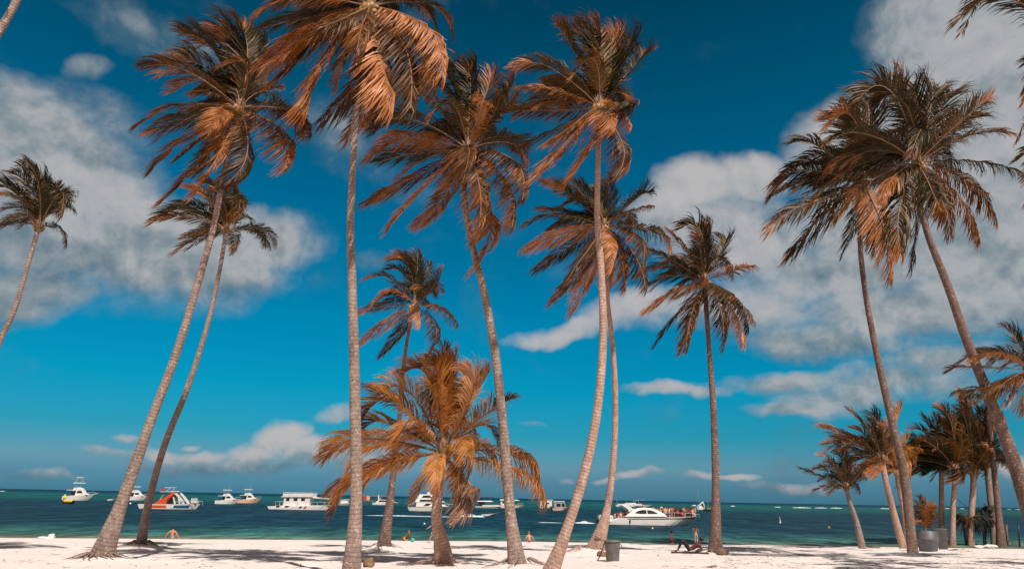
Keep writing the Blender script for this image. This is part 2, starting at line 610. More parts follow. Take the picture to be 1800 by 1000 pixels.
palm('tall coconut palm leaning right, thick stem, crown of wind-swept brown fronds above a smaller palm',
     [(172, 987), (215, 880), (265, 740), (310, 620), (350, 490), (375, 400), (395, 300)], [43, 30, 23.5, 20.5, 17.6, 15, 13], (421, 190), (240, 30, 3.125),
     [(50, 265, 280, 300, f), (40, 540, 280, 480, f), (80, 825, 250, 670, f), (170, 960, 330, 800, f), (380, 880, 480, 700, f), (490, 910, 610, 740, f),
      (820, 810, 800, 630, f), (970, 610, 820, 510, f), (810, 380, 710, 410, b), (630, 50, 655, 260, b), (540, 20, 610, 180, b), (420, 40, 540, 150, b),
      (250, 100, 420, 180, b), (200, 210, 380, 280, b), (500, 220, 610, 290, f), (390, 640, 480, 530, f), (110, 590, 300, 560, b), (290, 310, 440, 350, b),
      (360, 110, 500, 200, b), (460, 60, 590, 240, b), (230, 760, 380, 640, f), (300, 420, 420, 420, f), (330, 850, 440, 700, b)], fill=18, seed=11, wind=1.1, nuts=6, flare=0.13, roots=26, mound=(0.16, 1.0))
palm('slim coconut palm growing behind the leaning one, small crown half hidden by its stem',
     [(246, 966), (262, 880), (290, 780), (330, 680), (365, 570), (385, 480)], [18, 18, 16, 15, 12, 10], (398, 406), (260, 300, 7.69),
     [(60, 660, 560, 630, f), (110, 630, 560, 530, b), (420, 420, 760, 530, b), (560, 200, 850, 420, b), (780, 120, 980, 350, b), (1150, 170, 1180, 450, b),
      (1240, 600, 1230, 400, f), (1270, 460, 1180, 350, b), (1180, 740, 1240, 520, f), (620, 290, 900, 470, f), (1000, 100, 1080, 400, b), (300, 560, 700, 600, b), (880, 230, 1040, 480, f)],
     fill=12, seed=12, wind=1.2, flare=0.12, roots=22, mound=(0.28, 1.15))
palm('very tall straight coconut palm whose crown leaves the top of the picture',
     [(617, 1008), (626, 880), (624, 700), (619, 500), (616, 400), (620, 300), (627, 180)], [33, 31, 28, 22, 19, 16, 16], (650, 12), (440, 0, 4.0),
     [(60, 60, 380, -20, f), (150, 540, 520, 240, f), (370, 790, 500, 420, f), (490, 860, 830, 440, f), (700, 880, 895, 560, b), (880, 860, 950, 480, b), (1130, 760, 1090, 350, f),
      (1300, 590, 1190, 280, f), (1410, 400, 1200, 160, f), (1060, 20, 960, 20, b), (1100, -150, 980, -60, b), (900, -300, 900, -120, b), (700, -280, 760, -120, b), (450, -220, 640, -110, b),
      (250, -120, 560, -70, b), (110, 180, 450, 120, b), (100, 330, 420, 210, f), (130, 440, 450, 260, f), (600, 620, 690, 300, b), (520, 190, 680, 120, f), (740, 330, 800, 160, f), (1060, 330, 970, 180, b),
      (240, 300, 520, 160, b), (980, 700, 930, 400, f)], fill=11, seed=13, wind=0.45, nuts=7, flare=0.08, roots=0, mound=(0.12, 1.0), bark='bark')
palm('tall coconut palm curving left with its crown high between two others',
     [(913, 998), (897, 900), (885, 760), (870, 620), (850, 510), (830, 430), (815, 340)], [30, 26, 25, 22, 19, 16, 15], (822, 262), (640, 80, 2.632),
     [(10, 720, 230, 610, f), (115, 830, 270, 650, f), (235, 835, 370, 700, b), (70, 540, 230, 500, b), (45, 470, 210, 425, f), (40, 390, 210, 340, b), (130, 235, 280, 240, b), (310, 330, 410, 270, f),
      (240, 170, 380, 220, b), (380, 90, 430, 250, b), (500, 40, 490, 230, b), (590, 130, 550, 260, b), (640, 200, 590, 330, f), (740, 220, 640, 320, b), (760, 430, 660, 440, b), (740, 690, 690, 530, f),
      (710, 790, 650, 620, f), (520, 990, 590, 760, f), (540, 840, 530, 640, f), (500, 560, 480, 470, f), (680, 150, 640, 270, b), (440, 60, 460, 250, b), (560, 210, 540, 330, f)],
     fill=16, seed=14, wind=.75, nuts=8, flare=0.15, roots=10, mound=(0.15, 0.9))
palm('tall pale coconut palm leaning right at its foot, crown above another palm',
     [(962, 1004), (1000, 920), (1030, 820), (1050, 720), (1060, 600), (1057, 480), (1050, 380), (1052, 260)], [27, 25, 24, 22, 20, 18, 15, 13], (1053, 188), (890, 20, 3.333),
     [(65, 285, 290, 350, f), (90, 450, 300, 470, f), (0, 575, 280, 580, b), (60, 790, 300, 690, b), (135, 985, 330, 790, f), (250, 770, 420, 640, f), (380, 920, 500, 760, f), (650, 930, 685, 790, f),
      (760, 510, 650, 570, f), (730, 660, 660, 570, f), (840, 220, 740, 330, b), (800, 110, 690, 270, b), (640, 80, 600, 300, b), (470, 30, 530, 240, b), (390, 110, 480, 230, b), (300, 85, 420, 270, b),
      (400, 350, 520, 290, f), (560, 100, 590, 300, b), (620, 660, 600, 600, f), (240, 400, 390, 450, b), (520, 50, 560, 270, b)], fill=15, seed=15, wind=.75, nuts=6, bark='bark_pale', flare=0.1, mound=(0.05, 0.8))
palm('slim palm behind the pale leaning one, strap tied low round its stem',
     [(1040, 976), (1068, 890), (1080, 780), (1081, 680), (1075, 590), (1068, 530), (1064, 450)], [35, 18, 15, 15, 13, 12, 11], (1063, 397), (910, 280, 3.846),
     [(70, 400, 300, 380, f), (150, 330, 350, 380, b), (180, 170, 380, 260, b), (320, 120, 450, 250, b), (50, 600, 290, 510, f), (120, 740, 330, 600, b), (225, 935, 420, 740, b), (345, 770, 470, 620, f),
      (380, 970, 490, 750, b), (610, 920, 620, 700, b), (730, 860, 690, 640, f), (870, 870, 780, 640, f), (885, 640, 800, 510, f), (1060, 560, 890, 470, f), (910, 310, 770, 350, f), (920, 185, 770, 290, b),
      (620, 120, 610, 290, b), (490, 170, 540, 300, b), (650, 670, 640, 540, f), (580, 150, 580, 300, b), (440, 200, 500, 330, b)], fill=10, seed=16, wind=.65, nuts=7, bark='bark_pale', flare=0.22, roots=14, mound=(0.3, 1.2))
palm('medium coconut palm with a dark upright stem shading a reclining person',
     [(1257, 972), (1258, 850), (1254, 720), (1247, 620)], [24, 19, 16, 12], (1238, 493), (1120, 370, 3.846),
     [(300, 100, 430, 140, b), (500, 50, 480, 250, b), (625, 105, 560, 300, b), (790, 370, 640, 410, f), (200, 130, 350, 300, f), (60, 255, 260, 350, f), (75, 450, 260, 440, f), (50, 670, 230, 560, f),
      (130, 870, 280, 680, b), (330, 930, 370, 690, f), (285, 955, 370, 720, b), (590, 880, 560, 660, f), (725, 910, 650, 670, f), (790, 745, 650, 580, f), (750, 810, 660, 600, b), (280, 550, 420, 500, f),
      (400, 150, 430, 300, f), (660, 560, 560, 530, f), (420, 80, 460, 270, b)], fill=10, seed=17, nuts=7, bark='bark_dark', flare=0.2, roots=12, mound=(0.1, 0.9))
palm('distant coconut palm standing between the tallest stem and the curving one',
     [(673, 968), (688, 860), (700, 760), (708, 660), (717, 590)], [24, 18, 13, 10, 9], (729, 537), (620, 430, 4.76),
     [(140, 225, 340, 310, f), (300, 210, 430, 250, b), (330, 80, 470, 190, b), (390, 130, 490, 200, b), (540, 60, 540, 250, b), (640, 150, 590, 300, b), (750, 190, 660, 370, f), (510, 360, 590, 380, f),
      (175, 480, 350, 390, f), (40, 560, 250, 515, b), (60, 800, 280, 660, f), (230, 920, 390, 730, b), (560, 680, 530, 570, f), (660, 870, 690, 680, f), (880, 670, 750, 535, f), (440, 70, 520, 220, b)],
     fill=10, seed=18, nuts=6, bark='bark_dark', flare=0.18, roots=12, mound=(0.25, 1.1), wind=0.8)
palm('short young palm with a swollen foot and wide golden fronds',
     [(783, 992), (776, 955), (768, 920), (769, 880)], [37, 27, 19, 17], (779, 795), (555, 600, 3.226),
     [(530, 80, 660, 260, b), (620, 50, 755, 250, b), (720, 40, 730, 250, b), (790, 70, 770, 270, b), (840, 140, 890, 280, f), (985, 165, 890, 340, b), (1110, 325, 950, 420, f), (1265, 750, 1110, 630, f),
      (1320, 850, 1110, 720, f), (690, 830, 690, 680, f), (800, 870, 800, 690, f), (860, 790, 840, 560, f), (450, 600, 545, 450, f), (270, 430, 440, 340, f), (320, 240, 480, 370, f), (370, 250, 540, 300, b),
      (270, 465, 430, 470, b), (60, 640, 280, 550, b), (190, 700, 380, 590, f), (90, 815, 340, 690, b), (110, 870, 290, 730, f), (280, 800, 430, 680, f), (790, 970, 850, 840, f), (920, 820, 840, 790, f),
      (640, 380, 670, 270, f), (560, 850, 620, 770, b), (680, 90, 700, 280, f), (900, 160, 850, 330, b)], fill=6, seed=19, leaf='young_leaf', n=104, wf=(1, 1), wind=0.35, leaf_len=0.27, limp=.7, flare=0.03, roots=8, bark='bark_pale', heart=1.0, dead=(22, 23), lscale=0.95, mound=(0.05, 0.7))
palm('coconut palm at the picture edge with a wind-flattened crown before a grey cloud',
     [(-40, 975), (-45, 800), (-30, 690), (0, 600), (25, 545), (45, 480)], [16, 16, 15, 13, 12, 10], (68, 400), (0, 270, 5.88),
     [(190, 120, 380, 300, b), (130, 210, 330, 380, b), (380, 80, 440, 400, b), (500, 260, 480, 480, b), (650, 620, 620, 400, f), (640, 650, 650, 430, b), (-60, 260, 220, 420, b), (-120, 420, 200, 480, f), (-80, 620, 200, 560, f),
      (-20, 740, 220, 640, f), (-130, 330, 150, 400, b), (560, 330, 560, 450, b), (300, 100, 410, 380, f), (660, 520, 600, 420, b)], fill=5, seed=20, wind=1.0, heart=1.3)
palm('tall coconut palm whose stem curves out of the picture and crown overlaps its neighbour',
     [(1836, 985), (1800, 870), (1775, 790), (1740, 700), (1700, 600), (1665, 500), (1630, 410), (1614, 340)], [27, 34, 31, 25, 22, 19, 15, 13], (1613, 286), (1340, 110, 2.632),
     [(1060, 155, 900, 290, f), (1150, 320, 960, 340, f), (1190, 500, 960, 455, f), (1090, 735, 950, 550, f), (1005, 820, 900, 610, b), (865, 750, 820, 590, f), (690, 920, 715, 720, b), (640, 850, 640, 650, f),
      (810, 40, 770, 250, b), (880, 100, 800, 260, b), (710, 20, 715, 230, b), (640, 40, 670, 230, b), (440, 180, 590, 130, b), (680, 420, 740, 310, f), (300, 370, 480, 330, f), (560, 580, 640, 500, f), (620, 130, 690, 260, f),
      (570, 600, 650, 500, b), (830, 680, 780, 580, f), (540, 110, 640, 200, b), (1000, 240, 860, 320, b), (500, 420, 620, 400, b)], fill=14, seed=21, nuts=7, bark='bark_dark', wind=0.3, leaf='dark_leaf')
palm('tall slim coconut palm at the right with its crown tucked left of a taller one',
     [(1604, 970), (1590, 840), (1570, 750), (1545, 640), (1522, 520), (1512, 420)], [18, 23, 19, 16, 13, 12], (1518, 320), (1340, 110, 2.632),
     [(130, 305, 310, 420, f), (110, 450, 300, 480, b), (45, 560, 200, 500, f), (40, 700, 250, 640, f), (110, 890, 270, 720, f), (370, 870, 430, 720, b), (600, 950, 550, 740, f), (310, 190, 420, 330, b), (300, 260, 430, 270, f),
      (420, 290, 490, 200, b), (340, 700, 430, 600, f), (520, 880, 490, 720, b), (150, 580, 300, 550, b), (260, 570, 380, 530, f), (530, 100, 500, 300, b), (380, 180, 440, 350, b), (230, 640, 340, 600, b)],
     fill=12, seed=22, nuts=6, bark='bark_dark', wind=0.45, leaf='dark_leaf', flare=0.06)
palm('coconut palm outside the picture corner, a few frond tips reaching in',
     [(1990, 1010), (1985, 800), (1960, 550), (1930, 300)], [26, 20, 17, 14], (1885, 95), (0, 0, 1.0),
     [(1672, 37, 1780, 0, f), (1692, 24, 1780, -30, b), (1802, 112, 1840, 85, b), (1798, 158, 1840, 110, b), (1784, 238, 1840, 150, b), (1806, 215, 1850, 160, b), (1760, -80, 1820, 0, b), (1880, -110, 1880, 0, b), (2000, -50, 1950, 20, b),
      (2080, 120, 1980, 80, f), (2040, 260, 1970, 150, f), (1880, 290, 1890, 200, f), (1950, 290, 1930, 190, b)], fill=0, seed=23, wind=0.3, leaf='dark_leaf', leaf_len=.2)
palm('leaning coconut palm in the upper corner, only a short piece of stem in view',
     [(-230, 985), (-170, 600), (-90, 260), (-30, 110), (30, 0), (90, -130)], [30, 24, 21, 20, 19, 17], (125, -235), (0, 0, 1.0),
     [(-40, -200, 40, -260, f), (-20, -290, 50, -290, b), (60, -390, 95, -310, b), (170, -400, 150, -310, b), (270, -330, 200, -290, f), (290, -220, 210, -250, f), (30, -130, 60, -210, f), (240, -130, 190, -200, b), (-10, -380, 60, -310, b)], fill=5, seed=24)
G2 = 'small palms in the grove'
palm('small palm at the seaward end of the grove, leaning left', [(1517, 964), (1505, 915), (1493, 880)], [14, 10, 8], (1488, 858), (1400, 690, 5.0),
     [(40, 665, 220, 740, f), (150, 640, 300, 710, b), (220, 490, 330, 650, f), (340, 450, 440, 640, b), (410, 450, 460, 640, b), (640, 600, 540, 720, f), (620, 650, 520, 780, b), (280, 880, 350, 800, f), (260, 560, 360, 680, b), (370, 480, 420, 620, f), (560, 860, 500, 800, f)],
     fill=7, seed=31, n=66, leaf='dark_leaf', group=G2, wid=1.3, wf=(.9, .88), limp=.4, flare=0.04, heart=0.9)
palm('grove palm with orange-lit stem and one long bare frond pointing left', [(1589, 964), (1568, 890), (1556, 840)], [15, 12, 11], (1550, 808), (1400, 690, 5.0),
     [(215, 290, 460, 410, f), (350, 490, 560, 530, f), (440, 140, 620, 330, b), (690, 100, 710, 330, b), (780, 240, 760, 400, f), (500, 270, 640, 420, b), (640, 740, 690, 660, f), (560, 380, 660, 470, b), (640, 220, 700, 400, f), (730, 180, 740, 380, b), (560, 640, 650, 610, f)],
     fill=8, seed=32, n=66, leaf='leaf', group=G2, wid=1.3, wf=(.9, .88), limp=.4, bark='bark_pale', flare=0.03)
palm('grove palm with golden fronds close behind a tall dark stem', [(1598, 962), (1588, 890), (1580, 850)], [14, 12, 11], (1578, 828), (1400, 690, 5.0),
     [(930, 100, 870, 350, b), (780, 330, 820, 500, f), (1010, 700, 960, 600, f), (1040, 620, 990, 520, f), (700, 420, 800, 560, b), (880, 330, 880, 500, f), (650, 690, 770, 680, f), (1000, 360, 930, 520, b), (830, 260, 860, 450, b), (1080, 500, 980, 520, b), (960, 760, 930, 690, f)],
     fill=8, seed=33, n=66, leaf='young_leaf', group=G2, wid=1.3, wf=(.9, .88), limp=.4, bark='bark_pale', flare=0.03)  # golden leaf chosen to paint the sunlit side of the grove
palm('grove palm with pale straight stem, its foot inside a grey bin', [(1655, 955), (1655, 900), (1655, 850)], [11, 10, 9], (1656, 824), (1580, 670, 5.0),
     [(60, 520, 240, 590, f), (120, 350, 270, 520, b), (200, 290, 320, 520, b), (240, 810, 310, 750, f), (370, 280, 400, 520, b), (100, 440, 250, 590, f), (450, 500, 420, 620, f), (40, 620, 200, 640, b), (290, 330, 360, 540, f), (500, 700, 430, 690, f)],
     fill=13, seed=34, n=66, leaf='leaf', group=G2, wid=1.3, wf=(.9, .88), limp=.4, bark='bark_pale')
palm('grove palm with dark rope wound round its stem', [(1674, 960), (1675, 900), (1678, 850)], [11, 10, 9], (1677, 824), (1580, 670, 5.0),
     [(360, 170, 470, 420, f), (300, 300, 430, 540, b), (480, 250, 500, 500, b), (560, 400, 540, 600, f), (200, 480, 380, 630, f), (560, 860, 530, 790, f), (420, 200, 480, 470, b), (330, 560, 400, 660, b), (620, 560, 540, 660, b)],
     fill=13, seed=35, n=66, leaf='leaf', group=G2, wid=1.3, wf=(.9, .88), limp=.4, bark='bark_pale')
palm('grove palm with a thick pale stem behind a thatch shelter', [(1706, 958), (1708, 900), (1711, 855)], [12, 11, 11], (1711, 828), (1580, 670, 5.0),
     [(520, 100, 580, 420, b), (640, 120, 650, 430, b), (380, 480, 530, 590, f), (560, 200, 600, 430, f), (750, 400, 710, 560, b), (520, 870, 580, 810, f), (800, 560, 740, 650, f), (440, 650, 560, 690, b), (460, 300, 570, 500, b), (600, 150, 630, 440, f), (700, 250, 680, 480, b)],
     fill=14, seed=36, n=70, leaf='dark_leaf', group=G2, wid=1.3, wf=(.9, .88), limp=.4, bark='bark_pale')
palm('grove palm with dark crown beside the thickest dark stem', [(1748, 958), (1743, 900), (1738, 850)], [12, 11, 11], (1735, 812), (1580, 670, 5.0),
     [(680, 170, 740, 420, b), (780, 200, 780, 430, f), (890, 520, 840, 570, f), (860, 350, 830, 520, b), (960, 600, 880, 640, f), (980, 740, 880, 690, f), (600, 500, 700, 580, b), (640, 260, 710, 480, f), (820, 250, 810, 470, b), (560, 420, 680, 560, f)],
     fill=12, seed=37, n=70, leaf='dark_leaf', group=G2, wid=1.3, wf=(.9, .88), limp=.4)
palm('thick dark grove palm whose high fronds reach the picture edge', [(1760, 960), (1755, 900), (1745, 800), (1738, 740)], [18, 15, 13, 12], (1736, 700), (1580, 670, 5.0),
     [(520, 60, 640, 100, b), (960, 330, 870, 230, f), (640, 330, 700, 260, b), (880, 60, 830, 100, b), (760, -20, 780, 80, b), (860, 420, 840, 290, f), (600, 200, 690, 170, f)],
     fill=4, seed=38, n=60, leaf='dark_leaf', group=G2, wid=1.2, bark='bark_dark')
palm('coconut palm cut by the picture edge with one bright straw-coloured frond', [(1862, 985), (1858, 850), (1835, 740)], [20, 16, 14], (1809, 648), (1660, 550, 5.56),
     [(600, 80, 720, 300, b), (320, 350, 490, 380, b), (280, 460, 520, 405, f), (60, 510, 300, 530, b), (150, 735, 420, 720, f), (600, 900, 700, 690, f), (760, 950, 780, 750, f), (740, 140, 790, 340, b), (1300, 500, 1050, 450, f), (1200, 250, 1000, 350, b), (1250, 800, 1050, 600, f), (1000, 100, 900, 330, b), (520, 720, 650, 640, f)],
     fill=6, seed=41, leaf='leaf', n=80, group='coconut palms on the beach', dead=(5, 6))  # dead straw fronds brightened to read as sunlit


def unproject_free(p):
    """Pixel of a point in space."""
    d = Vector(p) - CAM
    z = d.dot(FW)
    return (900 + F_PX * d.dot(RC) / z, 500 - F_PX * d.dot(UC) / z)


# palms standing beside the picture; their crowns shade the near sand
for i, (x, y, h, lean, lab) in enumerate(((20.5, 22.0, 12.5, -.4, 'coconut palm outside the picture, shading the sand before the grove'), (17.2, 18.5, 12.0, .4, 'coconut palm outside the picture, shading the near sand'),
                                          (28.0, 26.0, 11.0, -.8, 'coconut palm outside the picture, behind the grove edge'), (-15.5, 12.0, 12.5, -.5, 'coconut palm outside the picture beyond its lower corner'))):
    z0 = slope(x, y)
    line = [unproject_free((x + lean * (u / h) ** 1.5, y, z0 + u)) for u in (0, h * .35, h * .7)]
    cp = unproject_free((x + lean, y, z0 + h))
    fr = []
    rq = random.Random(60 + i)
    for k in range(9):
        a = 2 * math.pi * k / 9 + rq.uniform(-.3, .3)
        tp = unproject_free((x + lean + math.cos(a) * 2.9, y, z0 + h + 1.5 * math.sin(a) - .4))
        md = unproject_free((x + lean + math.cos(a) * 1.6, y, z0 + h + 1.1 * math.sin(a) + .5))
        fr.append((*tp, *md, f if k % 2 else b))
    palm(lab, line, [22, 18, 14], cp, (0, 0, 1.0), fr, fill=7, seed=70 + i, base_y=y, n=44, wid=2)
# ------------------------------------------------------------------ sand
MOUNDS = [(x, y, h, r) for x, y, h, r in PALM_BASES if h > 0]


def sand_z(x, y):
    z = slope(x, y)
    for mx, my, h, r in MOUNDS:
        d2 = (x - mx) ** 2 + (y - my) ** 2
        if d2 < 9 * r * r:
            z += h * math.exp(-d2 / (r * r) * 1.1)
    if 8 < y < 80 and abs(x) < 70:
        s = shore(x) - y
        k = max(0.0, min(1.0, (s - 0.5) / 6))
        z += k * (0.07 * noise.noise(Vector((x * 0.35, y * 0.35, 1))) + 0.035 * noise.noise(Vector((x * 1.3, y * 1.3, 4))) + 0.02 * noise.noise(Vector((x * 3.1, y * 3.1, 9))))
    return z


def build_sand():
    xs = [-16000, -4000, -900, -250, -120, -75] + [-50 + 0.25 * i for i in range(401)] + [75, 120, 250, 900, 4000, 16000]
    ys = [-9000, -900, -150, -40, -10, 4, 10, 14] + [16 + 0.2 * i for i in range(146)] + [45.2 + 0.5 * i for i in range(80)] + [90, 120, 200, 500, 2000, 9000, 20000]
    nx = len(xs)
    v = [(x, y, sand_z(x, y)) for y in ys for x in xs]
    f = [(j * nx + i, j * nx + i + 1, (j + 1) * nx + i + 1, (j + 1) * nx + i) for j in range(len(ys) - 1) for i in range(nx - 1)]
    me = bpy.data.meshes.new('sand')
    me.from_pydata(v, [], f)
    me.polygons.foreach_set('use_smooth', [True] * len(f))
    m, t, bs = material('coral_sand')
    oc = t.node('ShaderNodeTexCoord').outputs['Object']
    big = t.noise(oc, 0.25, 5, 0.6)
    mid = t.noise(oc, 1.6, 5, 0.65)
    col = t.ramp(t.math('MULTIPLY_ADD', mid, 0.5, t.math('MULTIPLY', big, 0.5)), [(0.35, (0.70, 0.615, 0.585)), (0.6, (0.79, 0.70, 0.67))])
    spk = t.smooth(t.noise(oc, 14.0, 3, 0.7), 0.70, 0.78)      # bits of weed, husk and leaf in the sand
    pat = t.smooth(t.noise(oc, 0.35, 3, 0.6), 0.5, 0.68)
    col = t.mix(t.math('MULTIPLY', t.math('MULTIPLY', spk, pat), 0.45), col, (0.30, 0.20, 0.15))
    # wet strip along the water
    sp = t.node('ShaderNodeSeparateXYZ')
    t.put(sp.inputs[0], oc)
    wet = t.smooth(t.math('ADD', sp.outputs['Z'], t.math('MULTIPLY', mid, 0.05)), 0.11, 0.03)
    col = t.mix(t.math('MULTIPLY', wet, 0.75), col, (0.33, 0.245, 0.185))
    t.put(bs.inputs['Base Color'], col)
    bs.inputs['Roughness'].default_value = 0.95
    bs.inputs['Specular IOR Level'].default_value = 0.1
    foot = t.node('ShaderNodeTexVoronoi', feature='SMOOTH_F1')
    t.put(foot.inputs['Vector'], oc)
    foot.inputs['Scale'].default_value = 2.6
    h = t.math('MULTIPLY_ADD', t.smooth(foot.outputs['Distance'], 0.05, 0.4), 0.6, t.math('MULTIPLY', t.noise(oc, 7.0, 4), 0.45))
    t.put(bs.inputs['Normal'], t.bump(h, 0.5, 0.06))
    me.materials.append(m)
    return tag(link('sand', me), 'white coral sand beach', None, None, 'structure')


build_sand()


def build_sea():
    xs = [-16000, -5000, -1500, -500, -200, -90, -60, -40, -20, 0, 20, 40, 60, 90, 200, 500, 1500, 5000, 16000]
    ys = [48, 56, 64, 70, 76, 84, 95, 110, 130, 160, 220, 320, 500, 900, 1800, 4000, 9000, 20000]
    nx = len(xs)
    v = [(x, y, 0.0) for y in ys for x in xs]
    f = [(j * nx + i, j * nx + i + 1, (j + 1) * nx + i + 1, (j + 1) * nx + i) for j in range(len(ys) - 1) for i in range(nx - 1)]
    me = bpy.data.meshes.new('sea')
    me.from_pydata(v, [], f)
    m, t, bs = material('sea_water')
    oc = t.node('ShaderNodeTexCoord').outputs['Object']
    sp = t.node('ShaderNodeSeparateXYZ')
    t.put(sp.inputs[0], oc)
    off = t.math('SUBTRACT', sp.outputs['Y'], t.math('MULTIPLY_ADD', sp.outputs['X'], 0.13, 68.0))
    # shallow sand, seagrass, deep channel, reef flat, open sea: by the distance from the shore
    lg = t.math('LOGARITHM', t.math('ADD', t.math('MAXIMUM', off, 0.0), 8.0), 10.0)
    wob = t.noise(t.mapping(oc, (0.25, 1.0, 1.0)), 0.012, 4, 0.6)
    wob2 = t.noise(t.mapping(oc, (0.2, 1.0, 1.0)), 0.09, 3, 0.6)
    lg = t.math('ADD', lg, t.math('MULTIPLY_ADD', wob, 0.22, t.math('MULTIPLY_ADD', wob2, 0.12, -0.17)))
    x = t.math('DIVIDE', t.math('SUBTRACT', lg, 0.9), 3.0)
    # position: off=0 ->0, 4->.06, 10->.12, 30->.23, 90->.36, 190->.47, 300->.53, 900->.69, 2000->.8
    col = t.ramp(x, [(0.00, (0.14, 0.15, 0.105)), (0.025, (0.085, 0.145, 0.115)), (0.085, (0.044, 0.130, 0.115)), (0.15, (0.025, 0.088, 0.092)), (0.23, (0.012, 0.044, 0.064)), (0.40, (0.010, 0.036, 0.056)),
                     (0.47, (0.010, 0.040, 0.058)), (0.54, (0.012, 0.078, 0.082)), (0.66, (0.010, 0.092, 0.098)), (0.73, (0.005, 0.050, 0.075)), (0.79, (0.005, 0.032, 0.062))])
    weed = t.smooth(t.noise(t.mapping(oc, (0.16, 1.0, 1.0)), 0.22, 5, 0.65), 0.50, 0.66)
    zone = t.math('MULTIPLY', t.smooth(x, 0.10, 0.2), t.smooth(x, 0.50, 0.42))
    col = t.mix(t.math('MULTIPLY', t.math('MULTIPLY', weed, zone), 0.5), col, (0.008, 0.022, 0.038))
    rip = t.noise(t.mapping(oc, (0.55, 1.0, 1.0)), 0.33, 4, 0.7, 0.5)
    rip2 = t.noise(t.mapping(oc, (0.5, 1.0, 1.0)), 0.06, 3, 0.6)
    rip3 = t.noise(t.mapping(oc, (0.6, 1.0, 1.0)), 1.5, 3, 0.7, 0.4)
    chop = t.noise(t.mapping(oc, (0.42, 0.15, 1.0)), 1.0, 3, 0.6, 0.5)
    swell = t.noise(t.mapping(oc, (0.10, 0.022, 1.0)), 1.0, 4, 0.6, 0.4)
    k = t.math('MULTIPLY_ADD', t.smooth(rip, 0.40, 0.62), 0.8, t.math('MULTIPLY_ADD', rip2, 0.5, t.math('MULTIPLY', t.smooth(rip3, 0.4, 0.62), 0.5)))
    sc = t.math('MULTIPLY_ADD', t.math('SUBTRACT', k, 0.9), 0.6, 1.0)
    sc = t.math('MULTIPLY', sc, t.math('MULTIPLY_ADD', t.smooth(chop, 0.36, 0.64), 0.65, 0.68))
    sc = t.math('MULTIPLY', sc, t.math('MULTIPLY_ADD', t.smooth(swell, 0.35, 0.65), 0.45, 0.78))
    col = t.vec('SCALE', col, sc)  # ripples and swell: shaded wave faces put into the colour
    t.put(bs.inputs['Base Color'], col)
    bs.inputs['Roughness'].default_value = 0.45
    bs.inputs['IOR'].default_value = 1.33
    bs.inputs['Specular IOR Level'].default_value = 0.03
    w1 = t.noise(t.mapping(oc, (0.45, 1.0, 1.0)), 0.55, 4, 0.6, 0.6)
    w2 = t.noise(t.mapping(oc, (0.6, 1.0, 1.0)), 2.4, 3, 0.6)
    w0 = t.noise(t.mapping(oc, (0.35, 1.0, 1.0)), 0.12, 3, 0.6)
    h = t.math('MULTIPLY_ADD', w0, 1.6, t.math('MULTIPLY_ADD', w1, 0.55, t.math('MULTIPLY', w2, 0.14)))
    t.put(bs.inputs['Normal'], t.bump(h, 1.0, 0.9))
    me.materials.append(m)
    return tag(link('sea', me), 'teal and dark blue sea in bands out to the horizon', None, None, 'structure')


build_sea()

# ------------------------------------------------------------------ light
SUN_TO = Vector((0.5, -1.0, 0)).normalized()
EL = R(54)
SUN_DIR = SUN_TO * math.cos(EL) + Vector((0, 0, math.sin(EL)))
sl = bpy.data.lights.new('sun', 'SUN')
sl.energy, sl.angle, sl.color = 5.0, R(0.6), (1.0, 0.93, 0.84)
so = bpy.data.objects.new('sun', sl)
C.objects.link(so)
so.rotation_euler = SUN_DIR.to_track_quat('Z', 'Y').to_euler()
so.location = (0, -20, 60)

world = bpy.data.worlds.new('World')
SC.world = world
world.use_nodes = True
w = NT(world.node_tree)
bg = w.n['Background']
sky = w.node('ShaderNodeTexSky', sky_type='NISHITA', sun_disc=False)
sky.sun_elevation = EL
sky.sun_rotation = math.atan2(SUN_TO.x, SUN_TO.y)
sky.altitude = 0
sky.air_density, sky.dust_density, sky.ozone_density = 1.0, 0.6, 2.0
D = w.node('ShaderNodeTexCoord').outputs['Generated']
sep = w.node('ShaderNodeSeparateXYZ')
w.put(sep.inputs[0], D)
elev = sep.outputs['Z']
# teal grade of the clear sky, by height above the horizon
GRADE = [(0.0, (0.12, 0.41, 0.74)), (0.02, (0.14, 0.39, 0.71)), (0.04, (0.215, 0.46, 0.685)), (0.08, (0.056, 0.51, 0.685)), (0.14, (0.006, 0.615, 0.77)), (0.233, (0, 0.65, 0.79)), (0.4, (0, 0.59, 0.705)), (0.52, (0, 0.475, 0.54)), (0.6, (0, 0.38, 0.43)), (0.72, (0.02, 0.16, 0.17)), (1.0, (0.04, 0.08, 0.08))]  # unseen overhead part darkened to cut the fill light
SKY_STRENGTH = 0.1
base = w.mix(1.0, sky.outputs[0], w.ramp(elev, GRADE), 'MULTIPLY')

# clouds: soft lobes by direction, broken up by noise. px, py, rx, ry, tilt, strength, tone
CL = []


def lobe(px, py, rx, ry, rot=0, s=1.0, tone=0.5):
    CL.append((px, py, rx, ry, rot, s, tone))


# large soft grey cloud on the left
lobe(60, 330, 300, 165, -22, 1.0, .50); lobe(210, 440, 320, 110, -14, 1.0, .52); lobe(440, 410, 150, 75, -8, .85, .50); lobe(40, 520, 200, 75, 4, .9, .36); lobe(380, 480, 120, 55, 15, .8, .46)
lobe(20, 200, 200, 80, -20, .55, .30); lobe(190, 230, 180, 70, -30, .42, .25); lobe(250, 540, 150, 40, 8, .5, .34)
